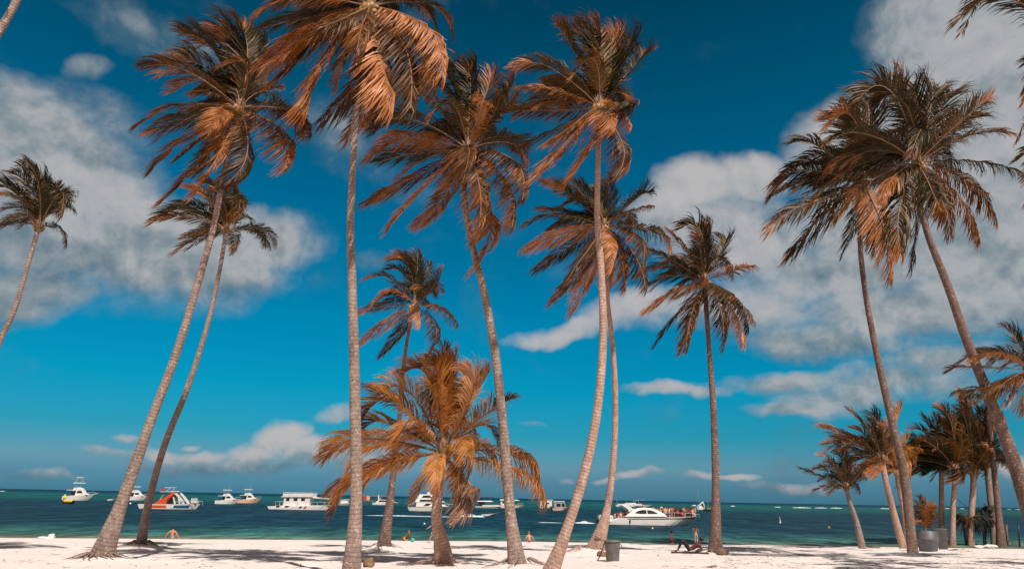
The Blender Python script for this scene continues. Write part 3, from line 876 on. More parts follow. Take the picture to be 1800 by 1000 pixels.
# wisps at the top
lobe(235, 50, 170, 60, -25, .52, .34); lobe(135, 115, 55, 30, 0, .6, .36); lobe(330, 85, 90, 50, -20, .38, .3); lobe(720, 20, 90, 50, 0, .5, .25)
lobe(610, 230, 80, 90, -40, .46, .33); lobe(680, 300, 120, 50, -30, .40, .3); lobe(665, 452, 45, 26, 0, .45, .22)
# big grey mass on the right
lobe(1720, 60, 220, 160, -30, 1.1, .50); lobe(1770, 220, 250, 170, 0, 1.1, .50); lobe(1640, 330, 250, 140, 0, 1.1, .46); lobe(1500, 250, 150, 95, 40, 1.0, .58); lobe(1740, 430, 220, 120, 0, 1.0, .46)
lobe(1560, 400, 220, 80, 0, .9, .52); lobe(1500, 470, 300, 75, 5, .72, .58); lobe(1640, 540, 260, 80, 4, .75, .55); lobe(1440, 600, 240, 34, -3, .62, .40)
# bright heaps
lobe(1240, 330, 105, 58, 10, .95, .85); lobe(1320, 320, 75, 50, 0, .9, .78); lobe(1190, 395, 110, 60, 0, .85, .68); lobe(1330, 430, 130, 70, 0, .9, .75); lobe(1290, 380, 120, 60, 0, .8, .7)
lobe(1150, 440, 70, 34, 0, .52, .5)
# wedge and streaks
lobe(985, 578, 105, 23, 10, .85, .80); lobe(1090, 545, 110, 36, 12, .75, .75); lobe(1200, 540, 140, 42, 5, .62, .62); lobe(1320, 540, 150, 60, 0, .55, .6)
lobe(1200, 680, 110, 15, 3, .62, .55); lobe(1400, 660, 200, 24, 3, .62, .5); lobe(1560, 680, 230, 40, 4, .75, .5); lobe(1690, 640, 160, 40, 4, .7, .46); lobe(1420, 705, 150, 14, 2, .55, .5)
lobe(1010, 470, 70, 30, 0, .4, .4)
# low heaps on the left
lobe(495, 768, 52, 30, 15, .85, .85); lobe(550, 792, 80, 28, 0, .8, .72); lobe(440, 790, 55, 22, 0, .75, .82); lobe(350, 794, 62, 16, 0, .62, .66); lobe(278, 790, 42, 17, 0, .62, .70); lobe(190, 797, 60, 11, 0, .5, .5)
lobe(585, 720, 48, 20, 25, .62, .62); lobe(420, 815, 230, 20, 0, .52, .34); lobe(640, 815, 110, 40, 0, .55, .45)
lobe(215, 770, 22, 10, 0, .6, .7); lobe(335, 770, 20, 8, 0, .5, .7)
# puffs above the horizon
lobe(1135, 836, 50, 11, 0, .75, .62); lobe(1075, 840, 28, 8, 0, .6, .55); lobe(1225, 838, 40, 10, 0, .75, .62); lobe(1290, 843, 50, 10, 0, .72, .6); lobe(1000, 840, 25, 8, 0, .5, .5); lobe(1400, 858, 120, 9, 0, .4, .4)
lobe(1800, 838, 90, 26, 0, .8, .6); lobe(930, 747, 34, 7, -4, .48, .4); lobe(60, 832, 130, 10, 0, .35, .3)

warp = w.vec('SUBTRACT', w.noise(D, 5.5, 4.0, 0.6, 0.0, 1), (0.5, 0.5, 0.5))
Dw = w.vec('ADD', D, w.vec('SCALE', warp, 0.085))
dens, tone, lift = 0.0, 0.0, 0.0
for px, py, rx, ry, rot, s, tn in CL:
    c = ray(px, py)
    k = 1.0 / c.length
    c = c.normalized()
    ex = RC - c * RC.dot(c)
    ex.normalize()
    ey = ex.cross(c)
    if ey.z < 0: ey = -ey
    # pixel to angle factors at this place of the wide-angle frame
    fx = (ray(px + 1, py).normalized() - ray(px - 1, py).normalized()).length / 2
    fy = (ray(px, py + 1).normalized() - ray(px, py - 1).normalized()).length / 2
    a = R(rot)
    e1 = (ex * math.cos(a) + ey * math.sin(a)) / (rx * fx)
    e2 = (-ex * math.sin(a) + ey * math.cos(a)) / (ry * fy)
    u = w.vec('DOT_PRODUCT', w.vec('SUBTRACT', Dw, tuple(c)), tuple(e1))
    v = w.vec('DOT_PRODUCT', w.vec('SUBTRACT', Dw, tuple(c)), tuple(e2))
    r2 = w.math('MULTIPLY_ADD', u, u, w.math('MULTIPLY', v, v))
    g = w.math('MULTIPLY', w.math('MAXIMUM', w.math('SUBTRACT', 1.25, r2), 0.0), s)
    dens = w.math('MAXIMUM', g, dens)
    tone = w.math('MULTIPLY_ADD', g, w.math('MULTIPLY_ADD', v, 0.20, tn - 0.02), tone)  # cloud tops painted lighter, bases darker
    lift = w.math('ADD', g, lift)
# unseen warm cloud added behind the view for fill light, sky dimmed there
back = w.smooth(sep.outputs['Y'], 0.15, -0.35)
cov = w.smooth(w.noise(D, 2.2, 3, 0.55), 0.36, 0.6)
base = w.mix(w.math('MULTIPLY', back, 0.75), base, (0.25, 0.22, 0.2))
rest = w.math('MULTIPLY', back, cov)
fb = w.noise(D, 7.5, 8.0, 0.585, 0.2)
lit = w.noise(w.vec('ADD', D, (0.006, 0.0, 0.016)), 7.5, 8.0, 0.585, 0.2)
fb2 = w.noise(w.mapping(D, (1, 1, 2.2)), 3.6, 6.0, 0.6)
mixn = w.math('MULTIPLY_ADD', fb, 0.62, w.math('MULTIPLY', fb2, 0.50))
d2 = w.math('MULTIPLY_ADD', w.math('SUBTRACT', mixn, 0.55), 2.15, w.math('MULTIPLY', dens, 0.95))
alpha = w.smooth(d2, 0.10, 0.95)
alpha = w.math('MULTIPLY', alpha, 0.96)
tn = w.math('DIVIDE', tone, w.math('MAXIMUM', lift, 0.02))
tn = w.math('ADD', tn, w.math('MULTIPLY', w.math('SUBTRACT', fb, lit), 2.3))  # offset noise paints a sunlit side on the clouds
tn = w.math('ADD', tn, w.math('MULTIPLY', w.math('SUBTRACT', fb, 0.5), 0.3))
tn = w.math('ADD', tn, w.math('MULTIPLY', w.math('SUBTRACT', d2, 0.6), 0.10))
ccol = w.ramp(tn, [(0.1, (0.95, 1.75, 2.3)), (0.4, (2.5, 2.95, 3.25)), (0.62, (3.9, 4.1, 4.25)), (0.95, (4.9, 4.75, 4.8))])
col = w.mix(alpha, base, ccol)
col = w.mix(w.math('MULTIPLY', rest, 0.9), col, (4.4, 3.0, 2.3))
w.put(bg.inputs['Color'], col)
bg.inputs['Strength'].default_value = SKY_STRENGTH
world.cycles.sampling_method = 'MANUAL'
world.cycles.sample_map_resolution = 512

SC.view_settings.view_transform = 'Standard'
SC.view_settings.look = 'None'
SC.view_settings.exposure, SC.view_settings.gamma = 0.0, 1.0
SC.cycles.max_bounces, SC.cycles.transparent_max_bounces = 6, 8
SC.cycles.use_denoising = True
# ------------------------------------------------------------------ boats
M['gel'] = plain('white_gelcoat', (0.80, 0.77, 0.74), 0.35, 0.10, 0.8, 0.4)
M['cream'] = plain('cream_gelcoat', (0.66, 0.60, 0.50), 0.45, 0.12, 1.0)
M['blush'] = plain('salmon_hull_paint', (0.78, 0.47, 0.36), 0.4, 0.1, 0.8)
M['grey_hull'] = plain('grey_hull_paint', (0.34, 0.35, 0.36), 0.5, 0.15, 0.8)
M['glass'] = plain('tinted_glass', (0.02, 0.025, 0.03), 0.12, 0.1, 1.0, 0.6)
M['black'] = plain('black_paint', (0.02, 0.02, 0.022), 0.4, 0.2, 2.0)
M['orange'] = plain('orange_paint', (0.80, 0.085, 0.02), 0.4, 0.1, 1.0)
M['navy'] = plain('blue_paint', (0.02, 0.12, 0.24), 0.4, 0.15, 1.0)
M['canvas'] = plain('navy_canvas', (0.02, 0.045, 0.08), 0.8, 0.2, 2.0)
M['steel'] = plain('steel_rail', (0.55, 0.56, 0.56), 0.3, 0.1, 4.0, 0.6)
M['red'] = plain('red_cloth', (0.55, 0.05, 0.05), 0.7, 0.2, 3.0)
M['yellow'] = plain('yellow_rubber', (0.72, 0.52, 0.06), 0.5, 0.15, 3.0)
M['wood'] = plain('weathered_wood', (0.20, 0.14, 0.11), 0.85, 0.5, 6.0, 0.2, 0.5)
m, t, bs = material('sea_foam')
n = t.noise(t.node('ShaderNodeTexCoord').outputs['Object'], 2.5, 5, 0.7)
t.put(bs.inputs['Base Color'], t.ramp(n, [(0.35, (0.45, 0.55, 0.56)), (0.6, (0.85, 0.84, 0.83))]))
bs.inputs['Roughness'].default_value = 0.8
M['foam'] = m
TAN = math.tan(AL)


class Boat:
    """Frame of a boat seen side-on: pixel x0..x1 of the waterline, pixel row pyw of the waterline at x0."""

    def __init__(s, name, label, x0, x1, pyw, group=None, cat='boat'):
        p = sea_point((x0 + x1) / 2, pyw + TAN * (x1 - x0) / 2)
        s.y = p.y
        a, b_ = at(x0, pyw, s.y), at(x1, pyw + TAN * (x1 - x0), s.y)
        s.x0, s.pyw = x0, pyw
        s.k = (b_ - a).length / (x1 - x0)
        s.L = (b_ - a).length
        s.root = thing(name, label, cat, (a.x, s.y, 0.0), group)

    def q(s, px, py):
        return ((px - s.x0) * s.k, (s.pyw + TAN * (px - s.x0) - py) * s.k * 0.955)

    def poly(s, pts):
        return [s.q(*p) for p in pts]

    def hull(s, xs_top, ys_stern, x_bow, y_bow, x_stern_bot, x_bow_bot, beam, mats, name='hull', bands=None, stern_taper=0.9, full=0.42):
        """Lofted hull from pixel landmarks; mats = (sides, deck); bands = [(z0, z1 fractions, slot)] painted as their own strips of faces."""
        a, c = s.q(xs_top, ys_stern), s.q(x_bow, y_bow)
        xa, xb = s.q(x_stern_bot, s.pyw)[0], s.q(x_bow_bot, s.pyw)[0]
        levels = [-0.35, 0.0, 0.18, 0.5, 0.76, 0.90, 1.0]
        n = 16
        v, f, mi = [], [], []
        for i in range(n + 1):
            u = i / n
            sh = a[1] + (c[1] - a[1]) * u ** 1.8
            plan = stern_taper + (1 - stern_taper) * min(1, u / 0.4)
            plan *= max(0.0, 1 - max(0.0, (u - full) / (1 - full)) ** 2.3)
            for l in levels:
                lz = max(l, 0)
                x0_, x1_ = xa + (a[0] - xa) * lz, xb + (c[0] - xb) * lz ** 0.9
                x = x0_ + (x1_ - x0_) * u
                y = beam / 2 * max(plan, 0.012) * (0.95 + 0.05 * lz ** 0.7)
                z = sh * l if l > 0 else l
                v += [(x, -y, z), (x, y, z)]
        k = 2 * len(levels)
        for i in range(n):
            for j in range(len(levels) - 1):
                o = i * k + 2 * j
                slot = 2 if (bands and bands(j, (i + 0.5) / n)) else 0
                if callable(bands): slot = bands(j, (i + 0.5) / n)
                f += [(o, o + k, o + k + 2, o + 2), (o + 1, o + 3, o + k + 3, o + k + 1)]
                mi += [slot, slot]
            o = i * k + k - 2
            f.append((o, o + k, o + k + 1, o + 1))
            mi.append(1)
        for j in range(len(levels) - 1):
            f.append((2 * j, 2 * j + 2, 2 * j + 3, 2 * j + 1))
            mi.append(0)
        mb = MB()
        mb.add(v, f)
        mb.m = mi
        return mb.build(name, [M[x] for x in mats], s.root)

    def prism(s, name, pts, w0, w1=None, mat='gel', parent=None, yc=0.0, bevel=0.0):
        return MB().prism(s.poly(pts), w0, w1, 0, yc).build(name, M[mat], parent or s.root, bevel=bevel)

    def rail(s, name, pts, w, r=0.03, mat='steel', post_to=None, parent=None):
        mb = MB()
        pp = s.poly(pts)
        for sg in (-1, 1):
            mb.tube([(x, sg * w, z) for x, z in pp], r, 5)
            if post_to is not None:
                for x, z in pp:
                    mb.tube([(x, sg * w, z), (x, sg * w, z - post_to)], r * .8, 4)
        for x, z in (pp[0], pp[-1]):
            mb.tube([(x, -w, z), (x, w, z)], r, 5)
        return mb.build(name, M[mat], parent or s.root)


def sport_fisher(label, x0, x1, pyw, hullmat, group, tower=False):
    """Flybridge fishing boat, bow to the right; landmarks as fractions of its length."""
    B = Boat('fishing_boat', label, x0, x1, pyw, group)
    W = x1 - x0
    X = lambda u, h: (x0 + W * u, pyw + TAN * W * u - W * h)
    st, bo = X(0.0, 0.15), X(1.05, 0.24)
    B.hull(st[0], st[1], bo[0], bo[1], x0 + W * .01, x0 + W * .84, B.L * 0.3, (hullmat, 'gel'))
    w = B.L * 0.11
    cb = B.prism('cabin', [X(.26, .15), X(.86, .20), X(.70, .27), X(.64, .37), X(.30, .37)], w * 1.12, w * 0.9, 'gel', bevel=.05)
    B.prism('window', [X(.47, .26), X(.68, .26), X(.62, .34), X(.48, .34)], w * 1.06, w * 0.96, 'glass', cb)
    B.prism('cockpit_opening', [X(.265, .17), X(.42, .17), X(.44, .34), X(.30, .34)], w * 1.10, w * 0.97, 'black', cb)  # black slab drawn in place of the shaded opening
    B.prism('cockpit_roof', [X(.10, .345), X(.30, .35), X(.30, .375), X(.10, .365)], w * .95, w * .95, 'gel')
    fb = B.prism('flybridge', [X(.30, .375), X(.62, .375), X(.56, .45), X(.50, .46), X(.33, .44)], w * .82, w * .7, 'gel', bevel=.04)
    for sg in (-1, 1):
        mb = MB()
        for u in (.33, .52):
            a = B.q(*X(u, .43)); c = B.q(*X(u + .02, .60))
            mb.tube([(a[0], sg * w * .65, a[1]), (c[0], sg * w * .65, c[1])], .035, 5)
        mb.build('roof_post', M['steel'], fb)
    B.prism('hardtop', [X(.27, .60), X(.62, .60), X(.61, .625), X(.29, .63)], w * .85, w * .8, 'gel', bevel=.03)
    B.rail('bow_rail', [X(.74, .26), X(.88, .29), X(1.04, .31)], w * .5, .025, post_to=B.L * .05)
    mb = MB()
    for sg in (-1, 1):
        a = B.q(*X(.45, .40)); c = B.q(*X(.38 if not tower else .40, .82)); 
        mb.tube([(a[0], sg * w, a[1]), (c[0] + (.6 if sg > 0 else 0), sg * w * 1.9, c[1])], [.035, .012], 5)
    mb.build('outrigger', M['steel'], B.root)
    if tower:
        mb = MB()
        for sg in (-1, 1):
            for u, u2 in ((.34, .38), (.56, .50)):
                a = B.q(*X(u, .62)); c = B.q(*X(u2, .80))
                mb.tube([(a[0], sg * w * .7, a[1]), (c[0], sg * w * .4, c[1])], .035, 5)
        mb.build('tuna_tower', M['steel'], B.root)
        B.prism('tower_top', [X(.34, .80), X(.55, .80), X(.55, .825), X(.34, .825)], w * .5, w * .5, 'gel')
        B.prism('bow_pulpit', [X(.98, .20), X(1.17, .255), X(1.17, .275), X(.98, .24)], w * .18, w * .18, 'steel')
    return B


GF = 'sport fishing boats moored offshore'
sport_fisher('white sport fishing boat with tall tower and two thin outriggers', 112, 162, 878.5, 'gel', GF, tower=True)
sport_fisher('small white fishing boat partly behind the leaning palm stems', 219, 258, 878.5, 'gel', GF)
sport_fisher('white-hulled fishing boat with flat roof, bow touching the salmon boat', 379, 419, 885, 'gel', GF)
sport_fisher('salmon-hulled fishing boat with flat roof', 417, 456, 883.5, 'blush', GF)

# dinghy at the stern of the first boat
B = Boat('dinghy', 'small black dinghy with yellow fenders drifting below the white tower boat', 112, 130, 884.5, cat='dinghy')
B.hull(112, 881, 132, 880, 113, 128, 1.8, ('black', 'grey_hull'))
for u in (116, 119.5, 123, 126.5):
    x, z = B.q(u, 881)
    MB().ball((x, -0.8, z + .1), (.45, .3, .42), 0).build('fender', M['yellow'], B.root, True)
x, z = B.q(113, 879)
MB().tube([(x, -.3, z - .3), (x, -.3, z + 1.6)], [.35, .25], 8).build('float', M['yellow'], B.root, True)
B = Boat('skiff', 'tiny white skiff between the tower boat and the leaning palm stem', 190, 201, 879, cat='skiff')
B.hull(190, 877, 203, 875.5, 190, 200, 1.6, ('gel', 'grey_hull'))
x, z = B.q(190.5, 877)
MB().box((x - .3, -.2, z - .6), (x, .2, z + .5)).build('outboard_motor', M['black'], B.root, bevel=.05)

# orange, blue and white excursion boat
B = Boat('excursion_boat', 'white excursion boat with orange swoosh arch and blue bow panel', 248, 348, 893)
paint = lambda j, u: (2 if 0.16 < u < 0.52 else 3 if 0.60 < u < 0.90 else 0) if 1 < j < 4 else 0
B.hull(248, 885, 351, 885, 251, 344, 4.2, ('gel', 'grey_hull', 'orange', 'navy'), bands=paint)
sw = [(275, 884.6), (283, 878.5), (293, 873.5), (300, 868), (304, 864), (307.5, 867.5), (301, 874), (296.5, 877), (295, 884.5)]
apts = [(301, 862.5), (305, 862.2), (314, 868.5), (325, 880), (328, 886), (324.5, 885.5), (313, 872), (307, 867)]
for yc in (-1.5, 1.5):
    B.prism('swoosh', sw, .10, .10, 'orange', None, yc)
    ar = B.prism('arch', apts, .13, .13, 'gel', None, yc * 0.86)
    B.prism('strut', [(305, 873), (307, 873), (311.5, 885), (309, 885)], .06, .06, 'gel', ar, yc * 0.8)
B.prism('arch_beam', [(301.5, 864.5), (304.5, 862.6), (307, 864.5), (304, 866)], 1.28, 1.28, 'gel')
B.prism('windscreen', [(300, 884), (307, 884), (305, 880), (302, 880)], 1.2, 1.1, 'glass')
B.prism('console', [(278, 884.6), (286, 876), (293, 872), (297, 872), (293, 877), (290, 884.6)], .8, .7, 'gel')
B.prism('upper_canopy', [(282, 863.2), (300, 862.6), (310, 863.5), (310, 864.6), (282, 864.4)], 1.6, 1.5, 'grey_hull')
B.rail('roof_frame', [(283, 877), (291, 864), (299, 856.5)], 1.2, .06, 'gel')
B.rail('mast_bar', [(287, 856.6), (303, 856.2)], .8, .05, 'gel')
B.rail('side_rail', [(312, 881), (322, 880.5), (334, 880), (342, 880), (350, 881)], 1.5, .035, post_to=.9)
B.prism('flag', [(277, 859), (284, 858.5), (284, 861.5), (277, 862)], .03, .03, 'red')
for px in (336, 342):
    x, z = B.q(px, 884)
    MB().box((x, -.8, z), (x + .5, .8, z + .35)).box((x, -.8, z + .36), (x + .12, .8, z + 1.1)).build('seat', M['gel'], B.root, bevel=.04)
x, z = B.q(247, 889)
MB().box((x - .4, -.9, z - .5), (x + .3, -.3, z + .7)).build('outboard_motor', M['black'], B.root, bevel=.1)
MB().box((x - .4, .3, z - .5), (x + .3, .9, z + .7)).build('outboard_motor', M['black'], B.root, bevel=.1)

# white party catamaran with a long flat upper deck
B = Boat('party_catamaran', 'white party catamaran with square upper deck and long flat roof rail', 475, 584, 894)
for yc in (-1.9, 1.9):
    h = B.hull(475, 889, 588, 887.3, 478, 576, 1.5, ('gel', 'gel'))
    h.location.y = yc
B.prism('deck', [(488, 889.4), (584, 888.6), (584, 887.6), (488, 888.0)], 2.2, 2.2, 'gel')
cab = B.prism('cabin', [(501, 888.3), (546, 888.3), (546, 873.5), (501, 873.5)], 1.9, 1.9, 'gel', bevel=.05)
for a, c in ((505, 511), (518, 525), (531, 538)):
    B.prism('window', [(a, 880), (c, 880), (c, 875), (a, 875)], 1.915, 1.915, 'glass', cab)
B.prism('upper_deck', [(496, 873.3), (551, 873.3), (551, 867), (499, 867), (499, 872), (496, 872)], 2.15, 2.15, 'gel', bevel=.06)
B.rail('roof_rail', [(499, 865), (512, 865.2), (525, 865.4), (538, 865.6), (551, 865.8)], 2.1, .05, 'gel', post_to=.35)
B.prism('awning', [(551, 873), (579, 876), (579, 876.8), (551, 875)], 1.9, 1.9, 'gel')
B.rail('stern_rail', [(487, 881), (494, 881), (500, 881)], 1.8, .04, 'steel', post_to=.95)
B.rail('bow_rail', [(548, 882), (560, 882), (572, 882.4), (584, 883)], 1.8, .04, 'steel', post_to=.8)
for a, c in ((491, 497), (506, 513)):
    B.prism('port_panel', [(a, 890.8), (c - 1.5, 890.8), (c, 888.2), (a - .5, 888.2)], 2.67, 2.67, 'black')
B.prism('stair', [(517, 892), (522, 888), (526, 882), (528, 882), (525, 889), (520, 892.5)], 2.35, 2.35, 'gel')
B.prism('bow_emblem', [(529, 892.2), (534, 892.4), (536, 889.6), (531, 889.2)], 2.66, 2.66, 'canvas')
B.prism('bow_emblem', [(538, 892.4), (541, 892.4), (544, 889.0), (541, 888.8)], 2.66, 2.66, 'red')

# small craft around the jetty
B = Boat('work_boat', 'small grey boat with frame roof beside the tallest palm stem', 595, 619, 887.5)
B.hull(595, 884, 621, 882.5, 596, 617, 2.6, ('grey_hull', 'gel'))
B.prism('cabin', [(599, 884), (612, 884), (610, 879), (600, 879)], 1.0, .9, 'gel')
B.rail('roof_frame', [(597, 878.8), (606, 877.2), (612, 877.6)], 1.0, .06, 'gel', post_to=.8)
p = sea_point(662, 884.5)
root = thing('jetty', 'low dark jetty on posts with red banners beyond the tallest palm', 'jetty', (p.x, p.y, 0))
k = (at(700, 884, p.y) - at(637, 884, p.y)).length
MB().box((-k * .45, -2, 1.0), (k * .45, 2, 1.35)).build('deck', M['wood'], root)
for i in range(9):
    MB().tube([(-k * .43 + i * k * .107, -1.9, -1.5), (-k * .43 + i * k * .107, -1.9, 1.0)], .18, 6).build('post', M['wood'], root)
mb = MB()
for i in range(5):
    mb.tube([(-k * .4 + i * k * .19, -1.8, 1.35), (-k * .4 + i * k * .19, -1.8, 3.4)], .07, 5)
mb.prism([(-k * .44, 3.3), (k * .42, 3.3), (k * .40, 3.7), (-k * .42, 3.7)], 1.9, 1.7)
mb.build('shelter', M['wood'], root)
for x in (-k * .36, -k * .27):
    MB().box((x, -2.0, 1.5), (x + 1.6, -1.9, 3.5)).build('banner', M['red'] if x < -k * .3 else M['blush'], root)
B = Boat('motor_cruiser', 'low white motor cruiser with long dark side windows by the jetty', 655, 702, 886.5)
B.hull(655, 883, 704, 881.8, 656, 696, 3.2, ('gel', 'gel'))
cb = B.prism('cabin', [(660, 883), (696, 882.6), (684, 878.4), (667, 877.6)], 1.3, 1.0, 'gel', bevel=.05)
B.prism('window', [(665, 881.8), (691, 881.6), (682, 879), (668, 878.6)], 1.27, 1.08, 'glass', cb)
B.rail('radar_arch', [(664, 878), (669, 874.4)], 1.0, .07, 'gel')
x, z = B.q(664.5, 873.5)
MB().tube([(x, 0, z - .6), (x, 0, z + 1.0)], [.3, .2], 8).build('radome', M['gel'], B.root)

B = Boat('motor_yacht', 'big white three-deck motor yacht half hidden behind the short golden palm', 718, 798, 897)
B.hull(718, 890.5, 801, 889.5, 721, 788, 5.4, ('gel', 'grey_hull'))
lo = B.prism('lower_cabin', [(732, 890), (786, 890), (772, 882.6), (733, 882.6)], 2.2, 2.0, 'gel', bevel=.08)
B.prism('window', [(745, 888.4), (754, 888.6), (760, 884.4), (750, 884.2)], 2.16, 2.06, 'glass', lo)
B.prism('window', [(763, 888.4), (777, 888.4), (770, 884.2), (766, 884.2)], 2.16, 2.06, 'glass', lo)
mi = B.prism('middle_deck', [(730, 882.4), (782, 882.4), (764, 875.6), (733, 875.6)], 2.1, 1.8, 'gel', bevel=.08)
B.prism('window', [(738, 881), (772, 881), (764, 877.4), (739, 877.4)], 2.06, 1.88, 'glass', mi)
up = B.prism('flybridge', [(734, 875.4), (768, 875.4), (757, 868.6), (737, 868.2)], 1.8, 1.4, 'gel', bevel=.08)
B.prism('window', [(741, 874.2), (760, 874.2), (755, 870), (744, 870)], 1.77, 1.5, 'glass', up)
B.rail('aft_rail', [(719, 887), (726, 884), (731, 878), (734, 872)], 1.8, .06, 'steel', post_to=.5)
B.rail('bow_rail', [(778, 885), (788, 885.4), (800, 886)], 1.2, .05, 'steel', post_to=.8)
x, z = B.q(752, 867.5)
MB().ball((x, 0, z), .55).build('radome', M['gel'], B.root, True)

B = Boat('pontoon_boat', 'open pontoon boat under a flat navy canopy', 835, 879, 892)
for yc in (-1.2, 1.2):
    h = B.hull(835, 889.8, 882, 889.5, 836, 878, .9, ('grey_hull', 'grey_hull'), name='pontoon'); h.location.y = yc
B.prism('deck', [(836, 889.9), (880, 889.7), (880, 889), (836, 889.2)], 1.6, 1.6, 'gel')
B.prism('side_panel', [(848, 889), (879, 889), (877, 887), (848, 887)], 1.55, 1.55, 'gel')
B.prism('cabin', [(841, 889), (852, 889), (852, 881), (841, 881)], 1.1, 1.1, 'glass')
B.prism('lower_roof', [(838, 881), (868, 881.2), (862, 879.4), (840, 879.6)], 1.6, 1.4, 'gel')
B.rail('canopy_frame', [(846, 873.6), (856, 873.6), (866, 873.8)], 1.3, .06, 'canvas', post_to=1.9)
B.prism('canopy', [(843, 874), (869, 874), (866, 872.6), (846, 872.6)], 1.7, 1.5, 'canvas')
B = Boat('tour_boat', 'white tour boat with flat roof behind the curving palm stem', 879, 919, 892)
B.hull(879, 888.5, 923, 886.6, 880, 915, 2.8, ('gel', 'gel'))
cb = B.prism('cabin', [(880, 888), (898, 888), (898, 879), (880, 879)], 1.15, 1.1, 'gel')
B.prism('window', [(883, 884), (896, 884), (896, 881), (883, 881)], 1.16, 1.14, 'glass', cb)
B.prism('roof', [(878, 879), (914, 879.6), (908, 877.6), (879, 877)], 1.4, 1.3, 'gel', bevel=.04)
B.rail('bow_rail', [(908, 886), (916, 884.6), (919, 883.4)], .6, .05, 'yellow', post_to=.3)
B = Boat('house_boat', 'white boxy houseboat with two decks behind the frond tip', 949, 972, 892.5)
B.hull(948, 889.5, 975, 889.4, 949, 970, 3.0, ('gel', 'gel'))
cb = B.prism('cabin', [(949.5, 889.4), (970, 889.4), (970, 878.8), (949.5, 878.8)], 1.3, 1.3, 'gel', bevel=.04)
for a, c in ((953, 957), (961, 965)):
    B.prism('window', [(a, 885.6), (c, 885.6), (c, 883.2), (a, 883.2)], 1.315, 1.315, 'glass', cb)
B.prism('roof', [(948.8, 878.7), (972, 878.7), (972, 877.6), (949, 877.6)], 1.45, 1.45, 'gel')
B = Boat('launch', 'grey and white launch with raised dark bow beside the houseboat', 971, 998, 896.5)
B.hull(970, 892.5, 1003, 890.0, 972, 994, 2.3, ('blush', 'gel', 'black'), bands=lambda j, u: 2 if j == 5 else 0)
cb = B.prism('cabin', [(974, 892.3), (995, 892), (992, 881.6), (973, 881.6)], 1.0, .9, 'grey_hull')
B.prism('window', [(978, 890), (985, 890), (985, 884.6), (978, 884.6)], .99, .97, 'glass', cb)
B.prism('window', [(987, 890), (993, 890), (991.5, 884.6), (987, 884.6)], .99, .97, 'glass', cb)
B.prism('roof', [(972, 881.4), (993, 881.4), (992, 880.2), (973, 880.2)], 1.05, 1.0, 'gel')
x, z = B.q(970.5, 894)
MB().box((x - .3, -.3, z - .4), (x + .1, .3, z + .6)).build('outboard_motor', M['black'], B.root, bevel=.05)

# the big day-cruise yacht, nearest boat
zx = lambda x, y: (1020 + x / 7.2, 870 + y / 7.2)
B = Boat('day_cruise_yacht', 'long white day-cruise yacht with black stripe and crowded foredeck', 1066, 1208, 920.4, cat='yacht')
YB = B
B.hull(*zx(470, 280), *zx(1500, 268), *[zx(a, 0)[0] for a in (330, 1350)], 4.4, ('gel', 'gel', 'black'), stern_taper=.94, full=.66, bands=lambda j, u: 2 if j == 4 and u > .12 else 0)
B.prism('swim_platform', [zx(335, 340), zx(480, 330), zx(480, 280), zx(400, 300), zx(335, 318)], 2.0, 2.0, 'gel', bevel=.08)
cb = B.prism('cabin', [zx(545, 268), zx(600, 225), zx(660, 180), zx(720, 160), zx(800, 153), zx(890, 162), zx(970, 190), zx(1050, 240), zx(1070, 266)], 1.95, 1.45, 'gel', bevel=.06)
B.prism('window', [zx(675, 218), zx(715, 195), zx(760, 184), zx(815, 182), zx(820, 226), zx(740, 226)], 1.86, 1.66, 'glass', cb)
B.prism('window', [zx(835, 226), zx(830, 184), zx(890, 192), zx(960, 226)], 1.86, 1.66, 'glass', cb)
B.prism('radar_arch', [zx(508, 122), zx(560, 122), zx(640, 158), zx(650, 180), zx(615, 210), zx(596, 205), zx(590, 180)], 1.7, 1.6, 'gel', bevel=.05)
B.prism('flybridge_screen', [zx(690, 158), zx(800, 154), zx(790, 136), zx(700, 136)], 1.1, .9, 'glass')
hat = MB()
for px in (590, 890, 1030):
    x, z = B.q(*zx(px, 310))
    hat.lathe([(0.001, 0), (.16, 0), (.16, .05), (.001, .05)], 10, 0, (x, 0, 0))
B.prism('porthole', [zx(880, 314), zx(910, 314), zx(910, 304), zx(880, 304)], 2.12, 2.12, 'black')
B.prism('fender', [zx(596, 342), zx(612, 342), zx(612, 306), zx(596, 306)], 2.22, 2.22, 'black')
B.rail('foredeck_rail', [zx(1040, 225), zx(1180, 220), zx(1320, 224), zx(1490, 240)], 1.15, .03, 'steel', post_to=.45)
B.prism('bow_badge', [zx(1050, 286), zx(1090, 286), zx(1090, 276), zx(1050, 276)], 2.216, 2.216, 'steel')
for a in (485, 700, 760):
    x, z = B.q(*zx(a, 100))
    MB().tube([(x, .3, z - .8), (x - .2, .3, z + .7)], [.03, .012], 5).build('antenna', M['steel'], B.root)
B2 = Boat('tender', 'cream inflatable tender on the stern of the day-cruise yacht', 1051, 1077, 918.5, cat='tender')
B2.prism('body', [zx(222, 345), zx(395, 335), zx(408, 290), zx(400, 252), zx(240, 248), zx(218, 280)], 1.5, 1.3, 'cream', bevel=.2)
B2.prism('motor', [zx(206, 345), zx(226, 345), zx(224, 300), zx(208, 300)], .5, .4, 'black')
B2.root.location.y -= 0.4

